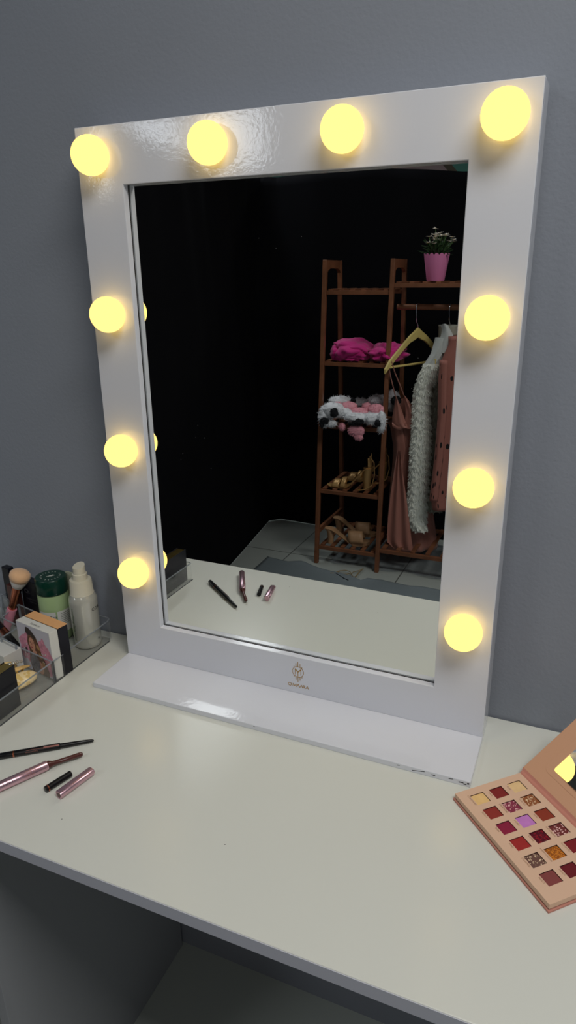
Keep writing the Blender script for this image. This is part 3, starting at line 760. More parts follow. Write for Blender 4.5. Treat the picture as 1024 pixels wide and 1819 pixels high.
names = [['CONCEALED', 'LACE', 'BARE'], ['SECRET', 'DREAMGIRL', 'CHANCE'], ['BABE', 'NOBLE', 'RUBY'], ['KIND', 'DESIRE', 'DAYDREAM'], ['CHARMED', 'HARMONIOUS', 'COURTESY'], ['TEDDY', 'FANCY', 'GRACE']]
cn = {0: 'matte', 'c': 'gold glitter', 'p': 'pink glitter', 'r': 'dark red glitter', 'g': 'amber glitter'}
for (i, k), (rgb, gl_) in cols.items():
    mn = 'pan_%d_%d' % (i, k)
    if gl_: speckled(mn, rgb, {'c': (240, 214, 176), 'p': (240, 196, 190), 'r': (150, 20, 34), 'g': (214, 130, 40)}[gl_], 900, {'c': .84, 'p': .84, 'r': .7, 'g': .6}[gl_], .3, 0)
    else: mat(mn, rgb, rough=.75, spec=.3, var=.05, vscale=120, bump=.0001, bscale=300)
    mb = MB(); n = 20; rr = .0012
    poly = []
    for cx_, cy_, a0 in ((hw-rr-.0002, hh-rr-.0002, 0), (-hw+rr+.0002, hh-rr-.0002, PI/2), (-hw+rr+.0002, -hh+rr+.0002, PI), (hw-rr-.0002, -hh+rr+.0002, 1.5*PI)):
        for q in range(5): poly.append((cE[i]+cx_+rr*math.cos(a0+q*PI/8), cW[k]+cy_+rr*math.sin(a0+q*PI/8)))
    mb.prism(poly, .0012, 0, PB @ Matrix.Translation((0, 0, ZT-.0023)))
    o = mb.build('eyeshadow_pan', mn, t)
    pr = MB(); pr.text(names[i][k], .0030, PB @ Matrix.Translation((cE[i]-.001, cW[k]-hh-.0024, ZT+.0001))); pr.build('shade_name', 'print_brown', o)
# spine and lid
TH = math.radians(34.5)
LD = (E2*math.cos(TH)+Vector((0, 0, 1))*math.sin(TH)).normalized(); LN = E1.cross(LD)
Hh = PB @ V3(-.006, .1085, .0115)
mb = MB(); rows = []
for (yy, zz) in [(LW+.0002, .0100), (LW+.002, .0088), (LW+.0045, .0080), (.1065, .0092), (.109, .0118)]:
    rows.append([PB @ V3(-.001 - .005*max(0, yy-LW)/.0095, yy, zz), PB @ V3(LE+.0005, yy, zz)])
for r0, r1 in zip(rows, rows[1:]):
    mb.add([r0[0], r0[1], r1[1], r1[0]], [(0, 1, 2, 3)])
    dn = Vector((0, 0, -.0012)); mb.add([r0[0]+dn, r0[1]+dn, r1[1]+dn, r1[0]+dn], [(3, 2, 1, 0)])
mb.build('spine', 'pal_rim', t, smooth='all')
obox(Hh-LN*.0030, E1*(LE+.006), LD*.100, LN*.0030).build('lid', 'pal_lid', t, bevel=.0005)
lid = t
LB = basis(Hh, E1, LD, LN)
def rrect(x0, x1, y0, y1, r, n=6):
    o_ = []
    for cx_, cy_, a0 in ((x1-r, y1-r, 0), (x0+r, y1-r, PI/2), (x0+r, y0+r, PI), (x1-r, y0+r, 1.5*PI)):
        for q in range(n+1): o_.append((cx_+r*math.cos(a0+q*PI/2/n), cy_+r*math.sin(a0+q*PI/2/n)))
    return o_
mb = MB(); mb.prism(rrect(.0205, LE-.012, .017, .093, .009), .0004, 0, LB); mb.build('raised_panel', 'pal_lid', t, bevel=.0003)
mb = MB(); mb.prism(rrect(.0318, LE-.0235, .0246, .086, .004), .0003, 0, LB @ Matrix.Translation((.0318, 0, .0004)) @ Matrix.Rotation(math.radians(-2.0), 4, 'Y') @ Matrix.Translation((-.0318, 0, 0))); mb.build('lid_mirror', 'small_mirror', t)

# ================================================================== CLOTHES RACK (behind the camera, seen in the mirror)
ZTOP = .688
def yfr(zz): return -2.13 - .096*(zz-FLOOR)/1.44
def ybk(zz): return -2.52 + .10*(zz-FLOOR)/1.44
RX = [-.786, -.471, .22]
rack = thing('clothes_rack', 'brown wooden clothes rack with slatted shelves and a hanging rail', 'clothes rack', (-.28, -2.32, FLOOR))
for x in RX:
    for yf_, nm in ((yfr, 'post'), (ybk, 'post')):
        mb = MB(); mb.bar((x, yf_(FLOOR), FLOOR), (x, yf_(ZTOP), ZTOP), .019, .022, 0, up=(0, 1, 0)); mb.build(nm, 'wood', rack, bevel=.002)
    mb = MB(); zc = .665
    poly = [(yfr(ZTOP)+.008, ZTOP), (ybk(ZTOP)-.008, ZTOP), (ybk(ZTOP)-.004, .628)] + [((yfr(.66)+ybk(.66))/2 + math.cos(a)*-.075, .628+.028*math.sin(a)) for a in [PI*k/8 for k in range(8, -1, -1)][::-1]] + [(yfr(ZTOP)+.004, .628)]
    poly = [(yfr(ZTOP)-.004, ZTOP), (yfr(ZTOP)-.004, .630), (yfr(ZTOP)-.022, .645), (yfr(ZTOP)-.05, .652), (ybk(ZTOP)+.05, .652), (ybk(ZTOP)+.022, .645), (ybk(ZTOP)+.004, .630), (ybk(ZTOP)+.004, ZTOP)]
    mb.prism(poly, .016, 0, basis((x-.008, 0, 0), (0, 1, 0), (0, 0, 1), (1, 0, 0))); mb.build('top_bar', 'wood', rack)
    mb = MB(); mb.bar((x, yfr(-.58), -.585), (x, ybk(-.58), -.585), .014, .024); mb.build('side_rail', 'wood', rack)
def shelf(x0, x1, zz, nsl, tilt=0):
    fy, by = yfr(zz)-.004, ybk(zz)+.004
    mb = MB(); mb.bar((x0, fy, zz), (x1, fy, zz), .016, .018); mb.bar((x0, by, zz), (x1, by, zz), .016, .018)
    for k in range(nsl):
        x = x0+.018+(x1-x0-.036)*k/(nsl-1); mb.bar((x, fy-.002, zz+.012), (x, by+.002, zz+.012), .021, .007)
    mb.build('shelf', 'wood', rack, bevel=.001)
SZ = [.548, .2325, -.060, -.378, -.666]
for zz in SZ: shelf(RX[0]+.009, RX[1]-.009, zz, 6)
shelf(RX[1]+.009, RX[2]-.009, .578, 12); shelf(RX[1]+.009, RX[2]-.009, -.640, 10)
ROD = Vector((0, -2.32, .4835))
mb = MB(); mb.tube([(RX[1], ROD.y, ROD.z), (RX[2], ROD.y, ROD.z)], .0125, 16); mb.build('hanging_rail', 'wood', rack, smooth=True)

# ---- potted flowers
pc = Vector((-.2950, -2.31, .5935))
ctr = mp(774, 500, -2.31); pc = Vector((ctr.x, -2.31, .5935))
t = thing('potted_daisies', 'white daisies in a pink scalloped pot on top of the clothes rack', 'potted plant', pc)
mb = MB(); n = 48; rings = []
for zz, r in [(0, .0), (0, .036), (.004, .0385), (.105, .0545)]: rings.append([pc+Vector((r*math.cos(2*PI*k/n), r*math.sin(2*PI*k/n), zz)) for k in range(n)])
rings.append([pc+Vector((.056*math.cos(2*PI*k/n), .056*math.sin(2*PI*k/n), .107+.009*abs(math.sin(2*PI*k/n*8)))) for k in range(n)])
rings.append([pc+Vector((.053*math.cos(2*PI*k/n), .053*math.sin(2*PI*k/n), .104+.009*abs(math.sin(2*PI*k/n*8)))) for k in range(n)])
rings.append([pc+Vector((.048*math.cos(2*PI*k/n), .048*math.sin(2*PI*k/n), .085)) for k in range(n)])
mb.loft(rings); mb.build('pot', 'pot_pink', t, smooth=True)
rs = random.Random(3)
mb = MB(); lf = MB(); fl = MB()
for k in range(30):
    a = rs.uniform(0, 2*PI); rr = rs.uniform(0, .075); hh_ = rs.uniform(.165, .20) - rr*.25 + (.03 if rr < .03 and k % 3 == 0 else 0)
    tip = pc+Vector((rr*math.cos(a), rr*math.sin(a), hh_)); b0_ = pc+Vector((rr*.3*math.cos(a), rr*.3*math.sin(a), .085))
    mb.tube([b0_, b0_.lerp(tip, .5)+Vector((0, 0, .01)), tip], .0015, 5)
    for q in range(8):
        aa = 2*PI*q/8+rs.random(); d_ = Vector((math.cos(aa), math.sin(aa), rs.uniform(-.1, .45))); sd = d_.cross(Vector((0, 0, 1))).normalized()
        fl.add([tip, tip+d_*.010+sd*.0052, tip+d_*.0175, tip+d_*.010-sd*.0052], [(0, 1, 2, 3)], 0)
    fl.blob(tip+Vector((0, 0, .001)), (.0035, .0035, .002), 1, 8, 5)
for k in range(130):
    a = rs.uniform(0, 2*PI); r0 = rs.uniform(.0, .04); b0_ = pc+Vector((r0*math.cos(a), r0*math.sin(a), rs.uniform(.095, .145)))
    d_ = Vector((math.cos(a), math.sin(a), rs.uniform(.2, 1.6))).normalized(); sd = d_.cross(Vector((0, 0, 1))).normalized(); L_ = rs.uniform(.035, .06); w_ = .007
    lf.add([b0_, b0_+d_*L_*.5+sd*w_, b0_+d_*L_+Vector((0, 0, -.006)), b0_+d_*L_*.5-sd*w_, b0_+d_*L_*.5+Vector((0, 0, .002))], [(0, 1, 4), (1, 2, 4), (2, 3, 4), (3, 0, 4)])
mb.build('stems', 'stem', t); lf.build('leaves', 'leaf', t); fl.build('blossoms', ['petal', 'flower_eye'], t)

# ---- hangers
HD = Vector((-.417, .909, 0)).normalized()
def hanger(apex, hd, label, half=.22, drop=.155, thick=.012):
    t = thing('coat_hanger', label, 'hanger', (apex.x, apex.y, ROD.z), 'hangers on the rail')
    B = basis(apex, hd, (0, 0, 1), hd.cross(Vector((0, 0, 1))))
    up = []; lo_ = []
    for k in range(17):
        s_ = -1+k/8; a = abs(s_)
        zt = .018 - drop*(a**1.12) - (.012 if a > .98 else 0); tk = .030+.014*max(0, 1-a*3.5) - .008*(a > .98)
        if 0 < a < .14: zt = .018 - .02*(a/.14)
        up.append((s_*half, zt)); lo_.append((s_*half, zt-tk))
    mb = MB(); mb.prism(up + lo_[::-1], thick, 0, B @ Matrix.Translation((0, 0, -thick/2))); mb.build('shoulder', 'pale_wood', t, bevel=.003)
    mb = MB(); a = B @ Vector((-half*.93, -drop*.93+.0, 0)); b = B @ Vector((half*.93, -drop*.93, 0)); mb.tube([a, b], .0055, 12); mb.build('trouser_bar', 'pale_wood', t, smooth=True)
    hk = []; c0 = Vector((0, ROD.z-apex.z))
    for k in range(13):
        th = PI*(1.15-1.25*k/12); hk.append(B @ Vector((.019*math.cos(th), c0.y+.0005+.019*math.sin(th)-.0035, 0)))
    st = [B @ Vector((0, .01, 0)), B @ Vector((0, .025, 0)), B @ Vector((.012, .045, 0)), B @ Vector((.0195, c0.y-.012, 0))]
    mb = MB(); mb.tube(st + hk[::-1], .0022, 8); mb.build('hook', 'chrome', t, smooth=True)
    return t
AP1 = mp(743, 584, -2.32); AP1 = Vector((AP1.x, -2.32, AP1.z-.012))
hanger(AP1, HD, 'pale wooden hanger holding the dusty pink slip dress')
AP2 = mp(800, 582, -2.32); AP2 = Vector((AP2.x, -2.32, AP2.z-.012))
hanger(AP2, Vector((-.25, .97, 0)).normalized(), 'pale wooden hanger inside the white fluffy jacket', half=.13, drop=.12)

# ---- garments as lofted shells
def shell(rows, th, yl, yr, nseg=40, ripple=.006, rfreq=5, seed=0, edge=None, closed_top=True, half=False):
    """rows: (v, uL, uR) in the mirror; left edge at depth yl, right edge at depth yr. returns rings"""
    rings = []
    for (v, uL, uR) in rows:
        Lp = mp(uL, v, yl); Rp = mp(uR, v, yr); zc = mp((uL+uR)/2, v, (yl+yr)/2).z
        Lp.z = Rp.z = zc; c = (Lp+Rp)/2; hx = (Rp-Lp)/2; nrm = hx.normalized().cross(Vector((0, 0, 1)))
        ring = []
        for k in range(nseg):
            a = 2*PI*k/nseg; rp = ripple*(math.sin(rfreq*a*2+seed+zc*4)+.6*math.sin(rfreq*a*3.3+seed*2+zc*7))
            sx = math.copysign(abs(math.cos(a))**.8, math.cos(a)); 
            ring.append(c + hx*sx + nrm*(math.sin(a)*th + rp*(abs(math.sin(a))**.7)))
        rings.append(ring)
    return rings
def interp(rows, step=6):
    o_ = []
    for (a, b) in zip(rows, rows[1:]):
        n = max(1, int(abs(b[0]-a[0])/step))
        for k in range(n): o_.append(tuple(a[i]+(b[i]-a[i])*k/n for i in range(3)))
    o_.append(rows[-1]); return o_
# slip dress
t = thing('slip_dress', 'dusty pink satin slip dress with thin straps hanging from the first hanger', 'dress', (-.40, -2.3, -.62))
yl, yr = -2.24, -2.38
rows = interp([(748, 697, 733), (757, 704, 738), (772, 706, 742), (790, 708, 746), (807, 706, 750), (840, 700, 758), (880, 694, 764), (922, 689.5, 770), (960, 688, 776), (973, 688, 778)])
mb = MB(); mb.loft(shell(rows, .055, yl, yr, 56, .010, 4, 1.0), 0, True); mb.build('skirt', 'dress_pink', t, smooth='all')
# bodice: two cups rising to the straps, with a cowl between
mb = MB(); rings = []
def bod(u0, u1, v, y0, y1): return mp(u0, v, y0), mp(u1, v, y1)
def sheet(rows_, mi=0, th=.002):
    n = len(rows_[0]); vs = [p for r in rows_ for p in r]; fs = []
    for i in range(len(rows_)-1):
        for k in range(n-1): fs.append((i*n+k, i*n+k+1, (i+1)*n+k+1, (i+1)*n+k))
    mb.add(vs, fs, mi); 
R_ = []
for (v, uL, uR) in [(704, 703, 704.5), (715, 701.5, 709), (728, 699.5, 714), (740, 697.5, 718), (752, 696.8, 722), (760, 705, 728)]:
    R_.append([mp(uL+(uR-uL)*k/6, v+ (0 if k else 0), -2.22+.018*math.sin(PI*k/6)+.004*math.sin(k*2)) for k in range(7)])
sheet(R_)
R_ = []
for (v, uL, uR) in [(702, 718, 719), (712, 717.5, 727), (724, 719, 735), (738, 720, 739), (752, 715, 741), (762, 706, 743)]:
    R_.append([mp(uL+(uR-uL)*k/8, v, -2.235+.02*math.sin(PI*k/8)+.005*math.sin(k*1.7)) for k in range(9)])
sheet(R_)
R_ = []
for (v, uL, uR) in [(706, 704, 719), (722, 703, 726), (740, 702, 732), (758, 705, 738)]:
    R_.append([mp(uL+(uR-uL)*k/8, v+3*math.sin(PI*k/8), -2.31) for k in range(9)])
sheet(R_)
R_ = []
for q in range(4): R_.append([mp(697+(722-697)*k/8, 750+6*math.sin(PI*k/8)+q*2.5, -2.205-.004*abs(q-1.5)) for k in range(9)])
sheet(R_)
mb.build('bodice', 'dress_pink', t, smooth='all')
mb = MB()
mb.tube([mp(690, 644, -2.15), mp(694, 668, -2.17), mp(699, 688, -2.19), mp(703.5, 706, -2.22)], .0028, 6)
mb.tube([mp(696, 642, -2.15), mp(702, 662, -2.18), mp(711, 684, -2.20), mp(718.5, 704, -2.235)], .0028, 6)
mb.build('straps', 'dress_pink', t)
# front overlap panel with slit
mb = MB(); R_ = []
for (v, uL, uR) in [(800, 707, 712), (840, 700, 716), (880, 694, 722), (920, 690, 727), (955, 688, 731), (967, 688.5, 733), (978, 700, 734)]:
    R_.append([mp(uL+(uR-uL)*k/12, v-(4 if v > 950 else 0)*(1-k/12), -2.185+.010*math.sin(k*1.1+v*.01)) for k in range(13)])
sheet(R_); mb.build('front_panel', 'dress_pink', t, smooth='all')
mb = MB(); R_ = []
for (v, uL, uR) in [(962, 684, 710), (975, 685, 709), (988, 691, 707), (994, 695, 704)]:
    R_.append([mp(uL+(uR-uL)*k/6, v, -2.40+.006*math.sin(k*1.5)) for k in range(7)])
sheet(R_); mb.build('trailing_hem', 'dress_pink', t, smooth='all')
# fluffy jacket
t = thing('fluffy_jacket', 'shaggy white fluffy jacket hanging between the pink dress and the dotted coat', 'jacket', (-.3, -2.3, -.5))
rowsS = interp([(600, 781, 795), (628, 769, 792), (645, 757, 786), (667, 746, 778), (690, 740, 764), (712, 738, 761), (740, 736, 762), (771, 734, 764), (800, 731, 764), (831, 730, 763), (862, 728, 761), (892, 726, 758), (915, 724, 757), (930, 730, 756), (942, 742, 753)])
yl, yr = -2.20, -2.26
rg = shell(rowsS, .032, yl, yr, 30, .003, 3, 2)
ns = sum(1 for r in rowsS if r[0] < 640)
mb = MB(); mb.loft(rg[:ns+1], 1, True); mb.loft(rg[ns:], 0, True)
pts = []
for i in range(ns, len(rg)-1):
    c = sum(rg[i], Vector())/len(rg[i])
    for k in range(len(rg[i])):
        for q in range(7):
            f1, f2 = random.random(), random.random(); k2 = (k+1) % len(rg[i])
            p = rg[i][k].lerp(rg[i][k2], f1).lerp(rg[i+1][k].lerp(rg[i+1][k2], f1), f2)
            # scalloped rows of pile
            ph = (p.z*26 + .35*math.sin(p.x*150+p.y*90)) % 1
            if ph < .55: pts.append((p, (p-c).normalized()*(1.1-ph)))
tufts(mb, pts, .014, .0028, 0, .9, .45)
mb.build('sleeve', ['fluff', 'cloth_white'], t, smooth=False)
rowsB = interp([(578, 797, 799), (600, 790, 812), (640, 776, 816), (690, 764, 814), (760, 764, 806), (830, 763, 798), (880, 761, 790), (903, 762, 786)])
rg = shell(rowsB, .045, -2.26, -2.40, 30, .004, 3, 5)
mb = MB(); mb.loft(rg, 0, True); pts = []
for i in range(6, len(rg)-1):
    c = sum(rg[i], Vector())/len(rg[i])
    for k in range(len(rg[i])):
        for q in range(3):
            f1, f2 = random.random(), random.random(); k2 = (k+1) % len(rg[i])
            p = rg[i][k].lerp(rg[i][k2], f1).lerp(rg[i+1][k].lerp(rg[i+1][k2], f1), f2); pts.append((p, (p-c).normalized()))
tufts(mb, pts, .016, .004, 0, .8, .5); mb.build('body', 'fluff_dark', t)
mb = MB(); R_ = []
for (v, uL, uR) in [(578, 783, 797), (584, 786, 800), (596, 784, 806), (612, 778, 809), (630, 770, 808)]:
    R_.append([mp(uL+(uR-uL)*k/8, v-3*math.sin(PI*k/8), -2.215+.02*math.sin(PI*k/8)) for k in range(9)])
sheet(R_); mb.build('collar', 'cloth_white', t, smooth='all')
# dotted coat
def uvbuild(mb, name, m_, parent, rings, sx=1):
    o = mb.build(name, m_, parent, smooth='all', fix=False); me = o.data; uv = me.uv_layers.new(name='UVMap'); n = len(rings[0])
    arc = []
    for k in range(n+1): arc.append(k*.022)
    for p in me.polygons:
        for li in p.loop_indices:
            vi = me.loops[li].vertex_index; k = vi % n; co_ = me.vertices[vi].co
            if k == 0 and any((me.loops[l2].vertex_index % n) > n-3 for l2 in p.loop_indices): k = n
            uv.data[li].uv = (arc[k]*sx, co_.z)
    return o
t = thing('dotted_coat', 'dusty pink coat with black polka dots at the right edge of the mirror', 'coat', (-.15, -2.3, -.4))
rowsC = interp([(596, 812, 822), (610, 806, 836), (628, 795, 842), (645, 786, 846), (668, 783, 846), (740, 781, 842), (816, 774, 836), (870, 768, 832), (900, 771, 828)])
rg = shell(rowsC, .05, -2.17, -2.33, 44, .006, 4, 3); mb = MB(); mb.loft(rg, 0, True); uvbuild(mb, 'body', 'polka', t, rg)
rowsC = interp([(640, 784, 794), (668, 782, 794), (740, 780, 793), (816, 773, 787), (889, 764, 778)])
rg = shell(rowsC, .022, -2.13, -2.15, 20, .002, 3, 1); mb = MB(); mb.loft(rg, 0, True); uvbuild(mb, 'sleeve', 'polka', t, rg)

# ---- folded magenta cloth
t = thing('magenta_garment', 'crumpled magenta garment folded on the upper left rack shelf', 'folded clothing', (-.62, -2.31, SZ[1]+.016))
zs = SZ[1]+.0155
def wrinkled(c, r, seed, nz_=.12, nf=3, seg=40, rg_=22, mtx=None, flat=True):
    mb_ = MB(); mb_.blob(c, r, 0, seg, rg_, mtx, nz_, nf, seed)
    out_ = []
    for p in mb_.v:
        q = p + Vector((0, 0, 1))*(.010*noise.noise(p*22+Vector((seed, 0, 0)))) + Vector((.006*noise.noise(p*30), .006*noise.noise(p*28+Vector((9, 0, 0))), 0))
        if flat and q.z < zs: q.z = zs
        out_.append(q)
    mb_.v = out_; return mb_
wrinkled(Vector((-.665, -2.30, zs+.040)), (.095, .13, .052), 1, .18, 2.2, mtx=Matrix.Rotation(.1, 3, 'Y')).build('folded_layers', 'hot_pink', t, smooth='all')
wrinkled(Vector((-.715, -2.235, zs+.028)), (.04, .05, .040), 3, .3, 3).build('rolled_end', 'hot_pink', t, smooth='all')
wrinkled(Vector((-.655, -2.215, zs+.022)), (.07, .03, .026), 8, .35, 4).build('rolled_end', 'hot_pink', t, smooth='all')
wrinkled(Vector((-.50, -2.30, zs+.033)), (.085, .12, .042), 5, .3, 3.2).build('bunched_sleeve', 'hot_pink', t, smooth='all')
wrinkled(Vector((-.655, -2.235, zs+.060)), (.085, .055, .026), 12, .15, 2.5, mtx=Matrix.Rotation(.18, 3, 'Y')).build('flap', 'hot_pink', t, smooth='all')

# ---- cow print fur vest
t = thing('fur_vest', 'white and pink fur vest with black patches spilling over the middle rack shelf', 'fur vest', (-.6, -2.3, SZ[2]+.016))
zs = SZ[2]+.0155
def furry(name, blobs, mats_, ln=.014, dens=1.0, parent=None, seed=0):
    mb = MB(); pts = []
    for (c, r, mi, nz_) in blobs:
        tmp = MB(); tmp.blob(c, r, mi, 20, 12, None, nz_, 2, seed+c[0]*10); mb.add(tmp.v, tmp.f, mi)
        cc = Vector(c); ar = (r[0]+r[1]+r[2])/3
        n = int(16000*dens*ar*ar*4)+80; loc = []
        for q in range(n):
            d_ = Vector((random.gauss(0, 1), random.gauss(0, 1), random.gauss(0, 1))).normalized()
            p = cc + Vector((d_.x*r[0], d_.y*r[1], d_.z*r[2]))*.97
            loc.append((p, Vector((d_.x/r[0], d_.y/r[1], d_.z/r[2])).normalized()))
        tufts(mb, loc, ln*.8, .0013, mi, .3, .5)
    return mb.build(name, mats_, parent)
mm_ = ['fur_white', 'fur_pink', 'fur_black', 'fur_grey']
def fp(u, v, y): return tuple(mp(u, v, y))
furry('fur_body', [(fp(592, 729, -2.13), (.060, .04, .036), 0, .2), (fp(577, 741, -2.12), (.030, .03, .050), 0, .2), (fp(612, 733, -2.15), (.05, .035, .026), 0, .2),
      (fp(635, 742, -2.12), (.065, .03, .022), 0, .2), (fp(664, 744, -2.12), (.05, .03, .028), 0, .2), (fp(678, 750, -2.10), (.020, .022, .050), 0, .1),
      (fp(605, 712, -2.26), (.055, .06, .022), 0, .2), (fp(640, 716, -2.32), (.055, .05, .022), 3, .2), (fp(672, 712, -2.26), (.05, .06, .026), 3, .2),
      (fp(697, 712, -2.30), (.035, .05, .050), 3, .2), (fp(587, 752, -2.11), (.030, .02, .018), 0, .2)], mm_, parent=t)
furry('pink_lining', [(fp(620, 724, -2.17), (.042, .03, .028), 1, .2), (fp(640, 732, -2.16), (.05, .03, .020), 1, .2), (fp(669, 728, -2.16), (.035, .035, .026), 1, .2),
      (fp(600, 719, -2.20), (.02, .03, .014), 1, .2), (fp(608, 758, -2.11), (.016, .012, .018), 1, .1), (fp(655, 722, -2.22), (.03, .03, .02), 1, .2)], mm_, ln=.008, parent=t)
furry('pink_tail', [(fp(633, 766, -2.105), (.040, .014, .028), 1, .15), (fp(637, 776, -2.105), (.022, .012, .018), 1, .15)], mm_, ln=.008, parent=t)
for q_ in [(fp(594, 733, -2.093), (.020, .012, .022), 2, .3), (fp(578, 747, -2.088), (.018, .008, .014), 2, .3), (fp(572, 752, -2.09), (.010, .008, .022), 2, .3),
      (fp(638, 749, -2.092), (.024, .010, .014), 2, .3), (fp(630, 753, -2.098), (.03, .01, .009), 2, .3), (fp(672, 752, -2.082), (.016, .01, .015), 2, .3), (fp(628, 712, -2.24), (.012, .01, .012), 2, .3),
      (fp(704, 712, -2.25), (.022, .01, .022), 2, .3)]: furry('black_patch', [q_], mm_, ln=.010, parent=t)

# ---- shoes
def heel_shoe(name, label, M4, matn, heel_h=.085, block=.02, platform=.006, straps=True, slide=False, group=None, cup=False):
    """shoe along +x (toe at x=0, heel at x=-.2), sole on z=0"""
    t = thing(name, label, 'shoe', M4.translation, group)
    prof = []
    for k in range(21):
        s_ = k/20; x_ = -.22*s_
        z_ = platform + (0 if s_ < .38 else heel_h*(1-math.cos(PI*min(1, (s_-.38)/.55)))/2)
        if s_ < .1: z_ += .004*(1-s_/.1)
        wd = .036*math.sin(PI*min(1, .22+.56*s_))*(1.0 if s_ < .5 else .86) if s_ > .04 else .018
        if .45 < s_ < .75: wd *= .80
        prof.append((x_, z_, wd))
    prof[0] = (0.004, prof[0][1], .010); prof[-1] = (prof[-1][0], prof[-1][1], .016)
    mb = MB(); rings = []
    for x_, z_, wd in prof:
        th = max(.006, platform if x_ > -.085 else .006)
        rings.append([M4 @ Vector((x_, a, z_+b)) for a, b in ((-wd, 0), (-wd*.6, .002), (wd*.6, .002), (wd, 0), (wd*.9, -th), (-wd*.9, -th))])
    mb.loft(rings); mb.build('sole', matn, t, smooth=True, angle=50)
    zh = heel_h+platform-.006; hr = []
    for q in range(8):
        s_ = q/7; x_ = -.197 + .004*math.sin(s_*PI) + .004*s_; w_ = block*(1-.28*math.sin(PI*min(1, s_*.7))) ; l_ = block*.9*(1-.25*s_)
        hr.append([M4 @ Vector((x_+l_*math.cos(a), w_*math.sin(a), zh*(1-s_))) for a in [2*PI*j/14 for j in range(14)]])
    mb = MB(); mb.loft(hr); mb.build('heel', matn, t, smooth=True, angle=50)
    if cup:
        rg_ = []
        for q in range(6):
            s_ = q/5; rr_ = .027*(1-.12*s_)
            rg_.append([M4 @ Vector((-.190+.002*s_-rr_*math.cos(a)*1.0, rr_*math.sin(a), heel_h+platform+.068*s_*(1-.35*abs(math.sin(a))))) for a in [(-1.25+2.5*j/14) for j in range(15)]])
        mb = MB(); mb.loft(rg_, 0, False, closed=False); o = mb.build('heel_cup', matn, t, smooth='all'); md = o.modifiers.new('s', 'SOLIDIFY'); md.thickness = .003
    # toe strap
    def strap(x0, x1, hgt, nm='toe_strap'):
        mb = MB(); R_ = []
        for x_ in [x0+(x1-x0)*j/4 for j in range(5)]:
            wd = .037; R_.append([M4 @ Vector((x_-.010*math.sin(PI*k/12), -wd*math.cos(PI*k/12), platform+hgt*math.sin(PI*k/12)*(1 if not slide else 1.05))) for k in range(13)])
        n = 13; vs = [p for r in R_ for p in r]
        mb.add(vs, [(i*n+k, i*n+k+1, (i+1)*n+k+1, (i+1)*n+k) for i in range(4) for k in range(12)])
        o = mb.build(nm, matn, t, smooth='all'); md = o.modifiers.new('s', 'SOLIDIFY'); md.thickness = .003
    if slide: strap(-.022, -.095, .050)
    else:
        strap(-.022, -.055, .034); strap(-.062, -.085, .045)
        mb = MB(); cz_ = heel_h+platform
        mb.tube([M4 @ Vector(q) for q in (((-.205, -.020, cz_+.055), (-.228, -.035, cz_+.03), (-.234, -.042, cz_-.03), (-.222, -.048, .03), (-.19, -.052, .010), (-.165, -.054, .006)) if cup else ((-.205, -.020, cz_), (-.214, -.020, cz_+.045), (-.185, -.032, cz_+.062), (-.150, -.030, cz_+.058), (-.135, 0, cz_+.060), (-.150, .030, cz_+.058), (-.185, .032, cz_+.062), (-.214, .020, cz_+.045), (-.205, .020, cz_)))], .0028, 6)
        mb.build('ankle_strap', matn, t, smooth=True)
        mb = MB(); mb.tube([M4 @ Vector(q) for q in ((-.165, -.056, .004), (-.155, -.058, .010), (-.163, -.060, .013), (-.172, -.056, .006))], .0016, 6); mb.build('buckle', 'bright_gold', t)
    return t
z4 = SZ[3]+.0160; z5 = SZ[4]+.0160
Ma = Matrix.Translation((-.752, -2.200, z4)) @ RZ(math.radians(172))
heel_shoe('heeled_sandal', 'gold heeled sandal with a buckled ankle strap, front one on the lower middle shelf', Ma, 'shoe_gold', .105, .027, group='gold sandals', cup=True)
Mb = Matrix.Translation((-.715, -2.345, z4)) @ RZ(math.radians(176))
heel_shoe('heeled_sandal', 'gold heeled sandal standing behind the front one on the lower middle shelf', Mb, 'shoe_gold', .105, .027, group='gold sandals', cup=True)
Mc = Matrix.Translation((-.540, -2.215, z5)) @ RZ(math.radians(-12))
heel_shoe('block_heel_mule', 'tan block heel mule at the front of the bottom rack shelf', Mc, 'shoe_tan', .062, .022, .018, slide=True, group='tan mules')
Md = Matrix.Translation((-.545, -2.345, z5)) @ RZ(math.radians(-8))
heel_shoe('block_heel_mule', 'tan block heel mule standing behind the front one on the bottom shelf', Md, 'shoe_tan', .070, .022, .018, slide=True, group='tan mules')

